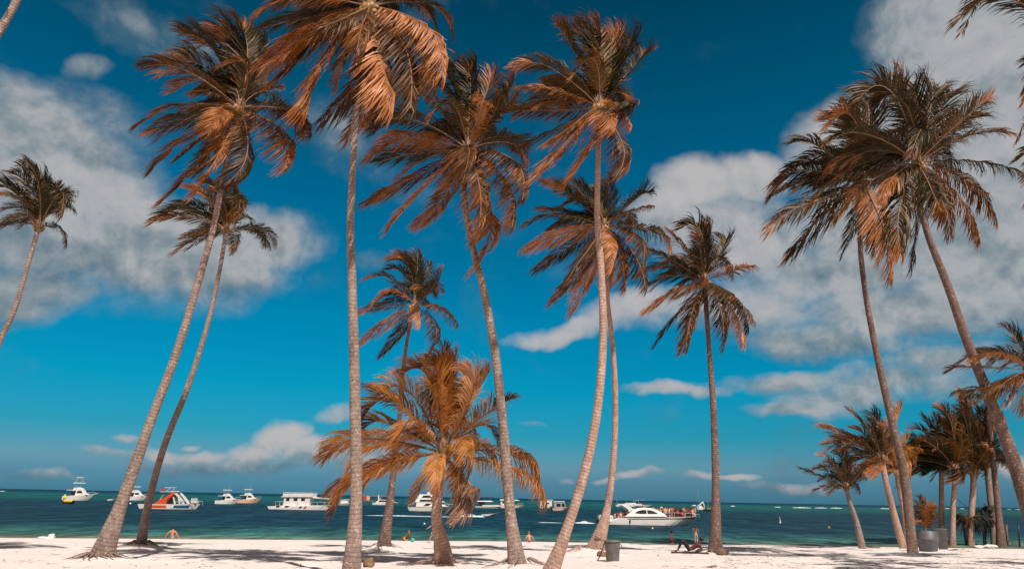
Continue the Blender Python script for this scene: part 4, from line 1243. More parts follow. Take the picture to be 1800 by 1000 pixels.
B = Boat('cruise_launch', 'white open launch beyond the day-cruise yacht, only its roof line showing', 1081, 1144, 889.3)
B.hull(1081, 886.6, 1146, 886.6, 1083, 1138, 3.0, ('gel', 'grey_hull'))
B.prism('cabin', [(1086, 886.8), (1090, 889), (1128, 889), (1128, 885), (1118, 885), (1117, 883.2), (1099, 883.2), (1098, 885), (1086, 885)], 1.2, 1.1, 'gel')
B.rail('roof_frame', [(1117, 880), (1122, 878), (1132, 878.4)], .8, .06, 'steel', post_to=.6)

# sailing boats and a barge at anchor
for lab, x0, x1, pyw, mx, mtop in (('dark-hulled sailing boat with a tall bare mast by the upright palm', 1237, 1256, 898, 1243.5, 846),
                                    ('small pale sailing boat with white crane-like frame and thin mast', 1224, 1239, 895, 1228, 858)):
    B = Boat('sailing_boat', lab, x0, x1, pyw, 'sailing boats at anchor')
    dk = x0 == 1237
    B.hull(x0, pyw - 3, x1 + 1, pyw - 3.6, x0 + 1, x1 - 1, 2.6, ('black' if dk else 'gel', 'wood'))
    B.prism('cabin', [(x0 + 4, pyw - 3), (x1 - 4, pyw - 3), (x1 - 6, pyw - 6.5), (x0 + 5, pyw - 6.5)], .9, .7, 'wood' if dk else 'gel')
    x, z = B.q(mx, mtop)
    mb = MB().tube([(x + .6, 0, .5), (x, 0, z)], [.09, .05], 6)
    mb.build('mast', M['grey_hull'], B.root)
    mb = MB()
    xa, za = B.q(x0 + 1, pyw - 3)
    xb, zb = B.q(x1, pyw - 3.5)
    mb.tube([(xa, 0, za), (x, 0, z * .96)], .02, 4).tube([(xb, 0, zb), (x, 0, z * .96)], .02, 4)
    mb.build('rigging', M['grey_hull'], B.root)
    if not dk:
        B.prism('frame', [(x0, pyw - 4), (x0 + 2, pyw - 4), (x1 - 3, pyw - 12), (x1 - 1, pyw - 4), (x1, pyw - 4), (x1 - 2, pyw - 14), (x1 - 3.5, pyw - 14)], .5, .4, 'gel')

# speeding launch and wakes
B = Boat('speed_boat', 'small white speed boat throwing up a long foamy wake', 846, 874, 906, cat='speed boat')
B.hull(846, 903.5, 880, 899.5, 848, 868, 2.0, ('gel', 'gel'))
B.prism('windscreen', [(858, 902), (866, 901.2), (861, 899.4), (858, 900)], .7, .55, 'glass')


def foam(name, label, px0, px1, py, h, wd, seed, group=None):
    """Low ragged ridge of white water lying on the sea."""
    rnd = random.Random(seed)
    p0, p1 = sea_point(px0, py), sea_point(px1, py + TAN * (px1 - px0))
    L = (p1 - p0).length
    n = max(10, int(L / 0.5) if L < 80 else 90)
    v, f = [], []
    for i in range(n + 1):
        u = i / n
        a = math.sin(math.pi * min(1, max(0, u))) ** 0.5 * (0.45 + 0.9 * abs(noise.noise(Vector((u * L * 0.23, seed, 0)))) + 0.3 * rnd.random())
        w_ = wd * (0.5 + a)
        y = 0.3 * wd * noise.noise(Vector((u * L * 0.1, seed, 5)))
        for j, (yy, zz) in enumerate(((-1, 0), (-.5, .55), (0, 1), (.5, .6), (1, 0))):
            v.append((u * L, y + yy * w_, 0.02 + zz * h * a * (0.7 + 0.6 * rnd.random())))
    for i in range(n):
        for j in range(4):
            o = i * 5 + j
            f.append((o, o + 5, o + 6, o + 1))
    mb = MB().add(v, f)
    o = mb.build(name, M['foam'], None, True, loc=p0)
    o.rotation_euler.z = math.atan2(p1.y - p0.y, p1.x - p0.x)
    return tag(o, label, 'wake' if name == 'wake' else 'foam', group, 'stuff' if name != 'wake' else None)


foam('wake', 'long thin white wake trailing behind the speed boat', 640, 800, 905.5, .15, .6, 3)
foam('wake', 'tall churned spray right behind the speed boat', 800, 852, 907.5, .55, .9, 4)
foam('wake', 'short white wake behind the stern of the day-cruise yacht', 1008, 1046, 919, .25, .7, 5)
foam('wake', 'thin faint wake line left of the pale leaning palm', 945, 990, 918, .08, .35, 6)
# breakers on the far reef: one loose line of white water
mb_objs = []
for i, (a, c, y) in enumerate(((1362, 1372, 891.2), (1392, 1426, 892.0), (1432, 1454, 892.4), (1459, 1480, 892.8), (1547, 1566, 893.6), (1660, 1670, 893.4), (1688, 1696, 893.8), (1770, 1778, 894.6), (1784, 1793, 895.0), (1284, 1292, 889.4), (0, 9, 863.0), (1216, 1224, 888.6))):
    mb_objs.append(foam('reef_foam', 'white breakers on the far reef', a, c, y, 0.8, 3, 20 + i))
v, fc = [], []
for o in mb_objs:
    mw = Matrix.Translation(o.location) @ o.rotation_euler.to_matrix().to_4x4()
    n0 = len(v)
    v += [tuple(mw @ q.co) for q in o.data.vertices]
    fc += [tuple(i + n0 for i in p.vertices) for p in o.data.polygons]
    bpy.data.objects.remove(o)
tag(MB().add(v, fc).build('reef_foam', M['foam'], None, True), 'white water breaking on the far reef', None, None, 'stuff')

# buoys
for i, (px, py, col, lab) in enumerate(((746, 921, 'gel', 'lone white mooring buoy left of the golden palm foot'), (791, 921, 'gel', 'white mooring buoy of a close pair, seen right of the golden palm foot'), (795.5, 921, 'gel', 'white mooring buoy of a close pair, farther from the golden palm foot'),
                                       (1147, 929, 'gel', 'white buoy floating below the day-cruise yacht'), (229, 885.5, 'gel', 'small white buoy beside the excursion boat'))):
    p = sea_point(px, py)
    r = 0.0009 * p.y * 1.5
    o = MB().ball((0, 0, r * .4), r).tube([(0, 0, r * 1.2), (0, 0, r * 1.9)], r * .15, 6).build('buoy', M[col], None, True, loc=p)
    tag(o, lab, 'buoy', 'white mooring buoys')
p = sea_point(1371.5, 918.5)
o = MB().lathe([(.001, -.3), (.2, -.3), (.2, .03), (.09, .15), (.045, .9), (.06, .95), (.06, 1.1), (.001, 1.15)], 10).build('marker_buoy', M['gel'], None, True, loc=p)
tag(o, 'thin white marker buoy standing alone on the dark water', 'buoy')
# ------------------------------------------------------------------ people
def skin_mat(name, c):
    m, t, b = material(name)
    n = t.noise(t.node('ShaderNodeTexCoord').outputs['Object'], 7.0, 3)
    t.put(b.inputs['Base Color'], t.ramp(n, [(0.3, tuple(x * .85 for x in c)), (0.7, c)]))
    b.inputs['Roughness'].default_value = 0.55
    return m


SK = {'fair': skin_mat('fair_skin', (0.72, 0.43, 0.33)), 'tan': skin_mat('tanned_skin', (0.58, 0.25, 0.16)), 'brown': skin_mat('brown_skin', (0.20, 0.095, 0.06)), 'deep': skin_mat('deep_skin', (0.10, 0.05, 0.035))}
HAIR = {'black': plain('black_hair', (0.015, 0.012, 0.01), 0.5, 0.3, 30), 'brown': plain('brown_hair', (0.10, 0.05, 0.025), 0.5, 0.3, 30), 'auburn': plain('auburn_hair', (0.30, 0.09, 0.04), 0.5, 0.3, 30)}
CLO = {k: plain(k + '_swimwear', c, 0.8, 0.2, 6) for k, c in {'red': (0.60, 0.035, 0.06), 'black': (0.012, 0.012, 0.014), 'yellow': (0.75, 0.5, 0.06), 'maroon': (0.16, 0.03, 0.03), 'grey': (0.10, 0.09, 0.10), 'teal': (0.06, 0.45, 0.40), 'white': (0.75, 0.72, 0.70), 'blue': (0.05, 0.12, 0.3)}.items()}


def skin_mesh(name, pts, edges, rad, root, levels=1):
    me = bpy.data.meshes.new(name)
    me.from_pydata([tuple(p) for p in pts], edges, [])
    o = bpy.data.objects.new(name, me)
    C.objects.link(o)
    md = o.modifiers.new('skin', 'SKIN')
    md.use_smooth_shade = True
    for i, sv in enumerate(me.skin_vertices[0].data):
        sv.radius = rad[i] if hasattr(rad[i], '__len__') else (rad[i], rad[i])
        sv.use_root = (i == root)
    s = o.modifiers.new('sub', 'SUBSURF')
    s.levels = s.render_levels = levels
    dg = bpy.context.evaluated_depsgraph_get()
    out = bpy.data.meshes.new_from_object(o.evaluated_get(dg))
    out.name = name
    bpy.data.objects.remove(o)
    bpy.data.meshes.remove(me)
    return out


def pose(**kw):
    """Joint positions of a standing figure 1.70 m tall facing +y; keywords move joints."""
    j = dict(pelvis=(0, 0, .93), waist=(0, 0, 1.06), chest=(0, .01, 1.28), neck=(0, 0, 1.45), head=(0, .03, 1.56), crown=(0, .02, 1.65))
    for s, n in ((-1, 'l'), (1, 'r')):
        j['sh' + n] = (s * .17, 0, 1.38); j['el' + n] = (s * .23, -.01, 1.10); j['wr' + n] = (s * .24, .05, .86); j['hd' + n] = (s * .24, .08, .77)
        j['hip' + n] = (s * .09, 0, .88); j['kn' + n] = (s * .10, .01, .48); j['an' + n] = (s * .10, -.02, .09); j['to' + n] = (s * .12, .17, .04)
    j.update(kw)
    return {k: Vector(v) for k, v in j.items()}


def body(J, female=False):
    names, pts, rad, edges = {}, [], [], []

    def put(n, p, r, parent=None):
        names[n] = len(pts)
        pts.append(p); rad.append(r)
        if parent is not None: edges.append((names[parent], names[n]))

    w = 0.92 if female else 1.0
    put('pelvis', J['pelvis'], (.135, .105))
    put('waist', J['waist'], (.112 * w, .09), 'pelvis')
    put('chest', J['chest'], (.145 * w, .105), 'waist')
    put('neck', J['neck'], (.055, .055), 'chest')
    put('head', J['head'], (.082, .095), 'neck')
    put('crown', J['crown'], (.07, .078), 'head')
    fwd = (J['crown'] - J['neck']).cross(Vector((1, 0, 0)))
    fwd = -fwd.normalized() if fwd.y < 0 else fwd.normalized()
    put('nose', J['head'] + fwd * .108 + Vector((0, 0, -.01)), (.014, .014), 'head')
    for s, n in ((-1, 'l'), (1, 'r')):
        put('sh' + n, J['sh' + n], (.06 * w, .058), 'chest')
        put('el' + n, J['el' + n], (.041, .041), 'sh' + n)
        put('wr' + n, J['wr' + n], (.028, .028), 'el' + n)
        d = (J['hd' + n] - J['wr' + n]).normalized()
        side = d.cross(Vector((0, 1, 0)))
        side = Vector((1, 0, 0)) if side.length < .2 else side.normalized()
        lat = Vector((0, 1, 0)) if abs(d.y) < .8 else Vector((1, 0, 0))
        put('palm' + n, J['wr' + n] + d * .055, (.036, .02), 'wr' + n)
        for k in range(4):
            put('f%d%s' % (k, n), J['wr' + n] + d * (.10 + .006 * (k in (1, 2))) + lat * (.03 - .02 * k), (.009, .009), 'palm' + n)
            put('g%d%s' % (k, n), J['wr' + n] + d * (.155 + (.015, .025, .018, 0)[k]) + lat * (.034 - .022 * k) + side * .012, (.008, .008), 'f%d%s' % (k, n))
        put('t' + n, J['wr' + n] + d * .06 + lat * .055, (.010, .010), 'palm' + n)
        put('hip' + n, J['hip' + n], (.095, .095), 'pelvis')
        put('kn' + n, J['kn' + n], (.058, .058), 'hip' + n)
        cf = J['kn' + n].lerp(J['an' + n], .3)
        put('cf' + n, cf, (.056, .056), 'kn' + n)
        put('an' + n, J['an' + n], (.036, .036), 'cf' + n)
        put('to' + n, J['to' + n], (.036, .024), 'an' + n)
    return pts, edges, rad


def garment(J, kind):
    if kind == 'shorts':
        keys = ['pelvis', 'waist', 'hipl', 'hipr']
        pts = [J['pelvis'], J['pelvis'].lerp(J['waist'], .55), J['hipl'], J['hipr'], J['hipl'].lerp(J['knl'], .7), J['hipr'].lerp(J['knr'], .7)]
        return pts, [(0, 1), (0, 2), (0, 3), (2, 4), (3, 5)], [(.148, .118), (.13, .105), .112, .112, .095, .095]
    if kind == 'brief':
        pts = [J['pelvis'], J['pelvis'].lerp(J['waist'], .3), J['hipl'].lerp(J['knl'], .06), J['hipr'].lerp(J['knr'], .06)]
        return pts, [(0, 1), (0, 2), (0, 3)], [(.142, .116), (.128, .10), .10, .10]
    if kind == 'bra':
        pts = [J['chest'].lerp(J['waist'], .35), J['chest'].lerp(J['waist'], .0)]
        return pts, [(0, 1)], [(.138, .108), (.146, .114)]
    if kind == 'shirt':
        pts = [J['pelvis'].lerp(J['waist'], .4), J['waist'], J['chest'], J['shl'], J['shr'], J['shl'].lerp(J['ell'], .5), J['shr'].lerp(J['elr'], .5), J['chest'].lerp(J['neck'], .6)]
        return pts, [(0, 1), (1, 2), (2, 3), (2, 4), (3, 5), (4, 6), (2, 7)], [(.15, .12), (.13, .108), (.16, .12), .072, .072, .062, .062, .075]
    if kind == 'trousers':
        pts = [J['pelvis'], J['pelvis'].lerp(J['waist'], .4), J['hipl'], J['hipr'], J['knl'], J['knr'], J['knl'].lerp(J['anl'], .8), J['knr'].lerp(J['anr'], .8)]
        return pts, [(0, 1), (0, 2), (0, 3), (2, 4), (3, 5), (4, 6), (5, 7)], [(.148, .118), (.13, .105), .108, .108, .075, .075, .06, .06]


def person(label, loc, rz, J, skin='fair', hair='brown', long=False, clothes=(), female=False, group=None, scale=1.0):
    root = thing('person', label, 'person', loc, group)
    root.rotation_euler.z = rz
    root.scale = (scale,) * 3
    me = skin_mesh('body', *body(J, female), 0)
    me.materials.append(SK[skin])
    bo = link('body', me, root)
    hb = MB()
    c = J['head'].lerp(J['crown'], .55)
    up = (J['crown'] - J['neck']).normalized()
    bk = Vector((0, -.02, 0))
    hb.ball(c + bk + up * .012, (.098, .112, .105), 0, 12, 8, .15, 2)
    if long:
        dn = Vector((0, -.07, -.02))
        hb.tube([c + bk, J['neck'] + dn, J['chest'].lerp(J['neck'], .2) + dn * 1.8], [.09, .085, .05], 8)
    hb.build('hair', HAIR[hair], root, True)
    for kind, col in clothes:
        g = skin_mesh(kind, *garment(J, kind), 0)
        g.materials.append(CLO[col])
        link({'brief': 'swim_brief', 'bra': 'bikini_top'}.get(kind, kind), g, root)
    return root


def seat_pose(lean=0.0, **kw):
    """Sitting on the ground, legs forward, facing +y."""
    d = dict(pelvis=(0, 0, .13), waist=(0, -lean * .3, .26), chest=(0, -lean * .8, .47), neck=(0, -lean * 1.2, .64), head=(0, .02 - lean * 1.3, .75), crown=(0, .01 - lean * 1.4, .84))
    for s, n in ((-1, 'l'), (1, 'r')):
        d['sh' + n] = (s * .17, -lean * 1.1, .57); d['el' + n] = (s * .36, -.03 - lean, .36); d['wr' + n] = (s * .47, .02 - lean, .12); d['hd' + n] = (s * .52, .05 - lean, .04)
        d['hip' + n] = (s * .09, .02, .12); d['kn' + n] = (s * .14, .40, .22); d['an' + n] = (s * .13, .80, .06); d['to' + n] = (s * .14, .87, .18)
    d.update(kw)
    return pose(**d)


def gz(p, dz=0.0):
    return Vector((p.x, p.y, max(sand_z(p.x, p.y), -0.35) + dz))


# man sitting in the shallows, seen from behind with both arms out
person('bare-backed man with dark hair sitting in the shallows, arms spread wide', gz(ground(302, 947)), R(4), seat_pose(.05), 'tan', 'black', clothes=(('brief', 'white'),), scale=1.1)
person('bare-backed bather bending in the shallows between two leaning stems', gz(ground(931, 952.5)), R(12), seat_pose(-.25, wrl=(-.35, .25, .05), ell=(-.30, .05, .30)), 'tan', 'auburn', clothes=(('brief', 'red'),))
# kneeling man in red shorts
kneel = pose(pelvis=(0, 0, .46), waist=(0, 0, .58), chest=(.01, .03, .78), neck=(.02, .05, .95), head=(.03, .09, 1.05), crown=(.03, .09, 1.14),
             shl=(-.17, .03, .88), shr=(.18, .03, .88), ell=(-.22, .04, .62), elr=(.22, .06, .62), wrl=(-.2, .2, .46), wrr=(.2, .22, .46), hdl=(-.18, .28, .42), hdr=(.18, .3, .42),
             hipl=(-.09, 0, .42), hipr=(.09, 0, .42), knl=(-.12, .16, .06), knr=(.12, .16, .06), anl=(-.11, -.22, .06), anr=(.11, -.22, .06), tol=(-.11, -.34, .03), tor=(.11, -.34, .03))
person('dark-haired man in red shorts kneeling at the water edge', gz(ground(1180, 956)), R(-55), kneel, 'fair', 'black', clothes=(('shorts', 'red'),), scale=.92)
# standing woman in a bikini
person('woman in red bikini top and black brief standing at the water edge, back turned', gz(ground(1224, 956)), R(3),
       pose(ell=(-.27, .02, 1.14), elr=(.27, .02, 1.14), wrl=(-.16, .20, 1.08), wrr=(.16, .20, 1.08), hdl=(-.08, .25, 1.07), hdr=(.08, .25, 1.07), anl=(-.10, 0, .08), anr=(.10, 0, .08)),
       'fair', 'auburn', True, (('bra', 'red'), ('brief', 'black')), True, scale=0.98)
# walking person half behind the golden palm foot
person('bather striding at the water edge behind the golden palm foot', gz(ground(761, 953)), R(80),
       pose(elr=(.30, .30, 1.28), wrr=(.22, .52, 1.12), hdr=(.2, .6, 1.08), shr=(.16, .06, 1.37), ell=(-.22, -.15, 1.12), knr=(.1, .20, .50), anr=(.1, .38, .1), tor=(.1, .54, .06), knl=(-.1, -.05, .5), anl=(-.1, -.32, .14), tol=(-.1, -.2, .03)),
       'fair', 'brown', clothes=(('brief', 'black'),), scale=0.98)
# sunbather by the water with a yellow cloth and a turquoise ball
person('sunbather in maroon and yellow leaning back on the sand near the water', gz(ground(714, 951)), R(62), seat_pose(.16, knl=(-.12, .30, .36), knr=(.12, .30, .34), anl=(-.12, .52, .05), anr=(.12, .55, .05), tol=(-.12, .66, .03), tor=(.12, .68, .03)), 'brown', 'auburn', True, (('shirt', 'maroon'), ('shorts', 'yellow')), True, scale=.95)
p = gz(ground(725, 952))
o = MB().ball((0, 0, .16), .16, 0, 14, 9).build('beach_ball', CLO['teal'], None, True, loc=p)
tag(o, 'turquoise beach ball lying beside the sunbather', 'ball')
# person lying in the shade, knees up, head by the upright palm
rec = pose(pelvis=(0, 0, .13), waist=(0, -.12, .18), chest=(0, -.33, .31), neck=(0, -.48, .43), head=(0, -.53, .55), crown=(0, -.55, .64),
           shl=(-.17, -.42, .37), shr=(.17, -.42, .37), ell=(-.27, -.55, .14), elr=(.27, -.55, .14), wrl=(-.26, -.30, .06), wrr=(.26, -.30, .06), hdl=(-.25, -.22, .04), hdr=(.25, -.22, .04),
           hipl=(-.09, .02, .13), hipr=(.09, .02, .13), knl=(-.12, .34, .52), knr=(.10, .30, .58), anl=(-.12, .58, .08), anr=(.12, .54, .08), tol=(-.12, .72, .04), tor=(.12, .68, .04))
pl = ground(1213, 972)
person('person in dark clothes lying in the shade with knees raised, head near the upright palm', gz(pl, .06), R(82), rec, 'deep', 'black', False, (('trousers', 'black'), ('shirt', 'maroon')), scale=1.12)  # dark clothes also stand in for the shade
mb = MB()
vv = [(x * 0.12 - .5, y * .12 - .95, .015 + .012 * math.sin(x * 1.7) * math.cos(y * 1.3)) for y in range(17) for x in range(9)]
mb.add(vv, [(j * 9 + i, j * 9 + i + 1, (j + 1) * 9 + i + 1, (j + 1) * 9 + i) for j in range(16) for i in range(8)])
o = mb.build('beach_towel', plain('dark_towel', (0.10, 0.05, 0.045), 0.95, 0.4, 5), None, True, loc=gz(pl, .035))
o.rotation_euler.z = R(82)
sd = o.modifiers.new('thick', 'SOLIDIFY'); sd.thickness = .015
tag(o, 'dark towel spread on the sand under the reclining person', 'towel')
# swimmer far right
p = sea_point(1457, 928.5)
person('lone swimmer with reddish skin chest-deep near the small leaning grove palm', (p.x, p.y, -1.12), R(150), pose(), 'tan', 'brown', clothes=(('shorts', 'red'),))

# passengers: four bodies, copied
protos = []
for i, (sk, hr, cl) in enumerate((('brown', 'black', 'black'), ('tan', 'black', 'grey'), ('deep', 'black', 'red'), ('fair', 'brown', 'blue'), ('tan', 'brown', 'white'), ('brown', 'black', 'maroon'))):
    J = pose() if i % 2 else pose(ell=(-.30, .1, 1.2), wrl=(-.22, .25, 1.38), hdl=(-.2, .3, 1.46), elr=(.28, .02, 1.12), wrr=(.2, .2, 1.0))
    me = skin_mesh('body', *body(J, i % 2 == 0), 0, 0)
    me.materials.append(SK[sk])
    g1 = skin_mesh('shorts', *garment(J, 'shorts'), 0, 0); g1.materials.append(CLO[cl])
    hb = MB().ball(J['head'].lerp(J['crown'], .55) + Vector((0, -.02, .012)), (.098, .112, .105), 0, 8, 6)
    hm = hb.mesh('hair', HAIR[hr], True)
    protos.append((me, g1, hm))


def passenger(i, loc, rz, label, group, sc=1.0):
    r_ = thing('person', label, 'person', loc, group)
    r_.rotation_euler.z = rz
    r_.scale = (sc,) * 3
    for nm, me in zip(('body', 'shorts', 'hair'), protos[i % len(protos)]):
        link(nm, me, r_)
    return r_


rnd = random.Random(5)
X0, Y0, _ = YB.root.location
for i in range(46):
    u = (i + rnd.random() * .8) / 46
    px = 1148 + u * 76
    hgt = 245 + 15 * u
    x, z = YB.q(px, (870 + hgt / 7.2) + 0.0)
    wd = 1.0 * (1 - max(0, u - .45) * 1.4)
    dz = rnd.choice((0, 0, .0, .28)) - .55
    passenger(rnd.randrange(6), (X0 + x, Y0 + rnd.uniform(-wd, wd), z + dz), rnd.uniform(0, 6.28), 'passenger standing in the crowd on the yacht foredeck', 'passengers crowded on the yacht foredeck', rnd.uniform(.92, 1.05))
for i in range(9):
    x, z = YB.q(1078 + i * 2.6 + rnd.random(), 912 - i * .4)
    passenger(rnd.randrange(6), (X0 + x, Y0 - 1.4 + rnd.uniform(-.3, .9), z - .55), rnd.uniform(0, 6.28), 'passenger standing in the stern cockpit of the day-cruise yacht', 'passengers in the yacht stern', rnd.uniform(.9, 1.02))
p = sea_point(662, 884.5)
for i in range(8):
    passenger(rnd.randrange(6), (p.x - k * .1 + i * 1.3 + rnd.random(), p.y + rnd.uniform(-1.2, 1.2), 1.35), rnd.uniform(0, 6.28), 'visitor standing under the roof of the distant jetty', 'visitors on the jetty')
# ------------------------------------------------------------------ bins, planter, grove litter
M['bin'] = plain('grey_bin_plastic', (0.15, 0.145, 0.145), 0.6, 0.35, 4.0, 0.35, 0.3, 40)
M['barrel'] = plain('grey_barrel_plastic', (0.11, 0.11, 0.115), 0.5, 0.3, 3.0, 0.4, 0.2, 30)  # bin plastics darkened to carry the grove shade
M['rope'] = plain('dark_rope', (0.03, 0.03, 0.035), 0.9, 0.3, 20)
M['sack'] = plain('white_sack', (0.74, 0.66, 0.62), 0.8, 0.15, 6, 0.2, 0.6, 12)
M['soil'] = plain('potting_soil', (0.06, 0.04, 0.03), 0.95, 0.4, 12)

# bin hung on the strapped palm
p = gz(ground(1077, 985.5))
yb = p.y
s_ = (at(1090, 960, yb) - at(1062, 960, yb)).length          # width in metres
h_ = s_ * 1.25
root = thing('trash_bin', 'round grey plastic trash bin standing beside the strapped palm', 'trash bin', p)
r0 = s_ * .5
bd = MB().lathe([(.001, .0), (r0 * .78, 0), (r0 * .80, .02), (r0 * .93, h_ * .80), (r0 * .955, h_ * .82), (r0 * .965, h_ * .90), (r0 * .93, h_ * .90), (r0 * .78, .04), (.001, .04)], 40)
body_o = bd.build('body', M['bin'], root, True)
mb = MB()
for i in range(20):
    w_ = 2 * math.pi * i / 20
    mb.tube([(math.cos(w_) * r0 * .80, math.sin(w_) * r0 * .80, .03), (math.cos(w_) * r0 * .925, math.sin(w_) * r0 * .925, h_ * .78)], .006, 4)
mb.build('rib', M['bin'], body_o)
MB().lathe([(r0 * .955, h_ * .905), (r0 * 1.04, h_ * .905), (r0 * 1.06, h_ * .93), (r0 * 1.04, h_ * .965), (r0 * .98, h_ * 1.0), (r0 * .9, h_ * .985), (r0 * .6, h_ * .97), (.001, h_ * .975)], 40).build('lid', M['bin'], root, True)
for sg in (-1, 1):
    MB().tube([(sg * r0 * .98, -.06, h_ * .80), (sg * r0 * 1.16, -.05, h_ * .77), (sg * r0 * 1.18, 0, h_ * .72), (sg * r0 * 1.16, .05, h_ * .77), (sg * r0 * .98, .06, h_ * .80)], .014, 6).build('handle', M['bin'], root, True)
# strap round the stem
pb = ground(1040, 976)
sp_ = [at(1046, 941, pb.y - .30), at(1051, 946, pb.y - .38), at(1058, 949.5, pb.y - .30), at(1064, 951, pb.y - .25), Vector((p.x - r0 * 1.0, p.y, p.z + h_ * .86))]
o = MB().tube(catmull([q for q in sp_], 6), .025, 6).build('strap', M['rope'], None, True)
tag(o, 'dark strap tied round the leaning stem and reaching to the trash bin', 'strap')

# barrel planter with a young palm
p = gz(ground(1632, 968))
w_ = (at(1649, 950, p.y) - at(1615, 950, p.y)).length
root = thing('planter_barrel', 'wide grey plastic barrel used as a planter, tilted on the sand', 'planter', p)
r0 = w_ * .5
MB().lathe([(.001, 0), (r0 * .80, 0), (r0 * .84, .03), (r0 * .95, r0 * 1.05), (r0 * .99, r0 * 1.1), (r0 * .96, r0 * 1.15), (r0 * 1.0, r0 * 1.95), (r0 * .96, r0 * 1.97), (r0 * .92, r0 * 1.75), (.001, r0 * 1.75)], 32).build('body', M['barrel'], root, True)
MB().lathe([(r0 * .90, r0 * 1.76), (r0 * .5, r0 * 1.82), (.001, r0 * 1.84)], 20).build('soil', M['soil'], root, True)
root.rotation_euler = (R(-4), R(6), 0)
pr = thing('potted_palm', 'young golden palm sprouting from the grey planter barrel', 'palm tree', p + Vector((0, 0, r0 * 1.80)), G2)
rr = random.Random(77)
cr = MB().ball((0, 0, .1), (.08, .08, .16), 0, 8, 6, .3).build('crown', M['fibre'], pr, True)
c0 = pr.location
for tx, ty, mx, my, dy in ((1606, 892, 1616, 905, .1), (1618, 872, 1620, 900, .2), (1628, 874, 1627, 900, -.2), (1640, 886, 1634, 905, .2), (1648, 902, 1638, 912, -.1), (1606, 934, 1614, 915, -.25), (1612, 880, 1620, 905, -.3), (1636, 878, 1630, 908, .3), (1604, 915, 1614, 908, .2)):
    me = frond_mesh((0, 0, .12), at(mx, my, p.y + dy * .6) - c0, at(tx, ty, p.y + dy) - c0, rr, 34, 2.2, .36, .4, (M['old_sunlit_leaf'], M['rachis']))
    link('frond', me, cr)

# second bin at the foot of the pale grove palm
p = gz(ground(1655, 964.5))
w_ = (at(1664, 945, p.y) - at(1645, 945, p.y)).length
root = thing('trash_bin', 'narrow grey open bin with a rust-red stain at the foot of a pale grove palm', 'trash bin', p + Vector((0, -.3, 0)))
r0, h_ = w_ * .5, w_ * 1.75
bo_ = MB().lathe([(.001, 0), (r0 * .72, 0), (r0 * .97, h_), (r0 * 1.06, h_), (r0 * 1.06, h_ * 1.03), (r0 * .9, h_ * 1.03), (r0 * .68, .05), (.001, .05)], 28).build('body', M['bin'], root, True)
st_ = []
for i in range(7):
    for z_ in (0.05, .3, .6, .97):
        a_ = R(-60 + i * 8)
        rr_ = r0 * (.72 + .25 * z_) + .006
        st_.append((math.cos(a_) * rr_, math.sin(a_) * rr_, h_ * z_))
MB().add(st_, [(i * 4 + j, (i + 1) * 4 + j, (i + 1) * 4 + j + 1, i * 4 + j + 1) for i in range(6) for j in range(3)]).build('stain', plain('rust_stain', (0.20, 0.04, 0.035), .8, .4, 8), bo_, True)

# thatch shelter of drooping dry fronds on a dark post
p = gz(ground(1700, 958))
root = thing('thatch_shelter', 'low sun shelter of drooping dark palm fronds on a black post', 'shelter', p)
hp = (at(1700, 910, p.y) - p).z
MB().tube([(0, 0, -.2), (0, 0, hp)], .16, 10).build('post', M['black'], root, True)
th = MB().ball((.3, 0, hp), (.5, .4, .16), 0, 10, 6, .3).build('thatch', M['fibre'], root, True)
rr = random.Random(5)
for tx, ty, mx, my, dy in ((1676, 922, 1690, 908, -.4), (1680, 928, 1692, 912, .4), (1745, 886, 1725, 902, .3), (1742, 915, 1726, 906, -.3), (1722, 935, 1716, 912, -.6), (1700, 932, 1702, 912, -.8), (1735, 930, 1725, 910, .2), (1673, 908, 1690, 905, .2), (1712, 936, 1710, 914, .5), (1690, 934, 1697, 914, -.5)):
    me = frond_mesh((.3, 0, hp), at(mx, my, p.y + dy * .6) - p, at(tx, ty, p.y + dy) - p, rr, 44, 2.4, .45, .2, (M['dark_leaf'], M['rachis']))
    link('frond', me, th)

# stakes
for px, py0, py1, wdt, lab, mt in ((1770, 958, 922, 3.2, 'pale weathered stake beside the thickest dark stem', 'wood'), (1791, 960, 920, 2.4, 'thin dark stake by the brush pile', 'black'), (1744, 958, 915, 2.2, 'slim pale pole leaning near the dark stem', 'wood'), (1730, 957, 918, 5.5, 'broken reddish palm stump behind the white sack', 'wood')):
    q = gz(ground(px, py0))
    e = at(px - 1, py1, q.y)
    rr_ = wdt / 2 * q.y / 1300
    o = MB().tube([Vector((0, 0, -.2)), (e - q) * .5 + Vector((.03, 0, 0)), e - q], [rr_ * 1.1, rr_, rr_ * .9], 8).build('stump' if wdt > 5 else 'stake', M[mt], None, True, loc=q)
    tag(o, lab, 'stump' if wdt > 5 else 'stake')
# brush pile
q = gz(ground(1786, 958))
mb = MB()
rr = random.Random(8)
for i in range(60):
    a = Vector((rr.uniform(-.6, .6), rr.uniform(-.4, .4), rr.uniform(0, .15)))
    d = Vector((rr.uniform(-.6, .6), rr.uniform(-.3, .3), rr.uniform(.2, .9))).normalized() * rr.uniform(.5, 1.0)
    mb.tube([a, a + d * .5 + Vector((0, 0, .05)), a + d], [.018, .014, .006], 4)
tag(mb.build('brush_pile', M['dry_leaf'], None, loc=q), 'heap of dry cut fronds and sticks at the picture edge', 'brush pile', None, 'stuff')
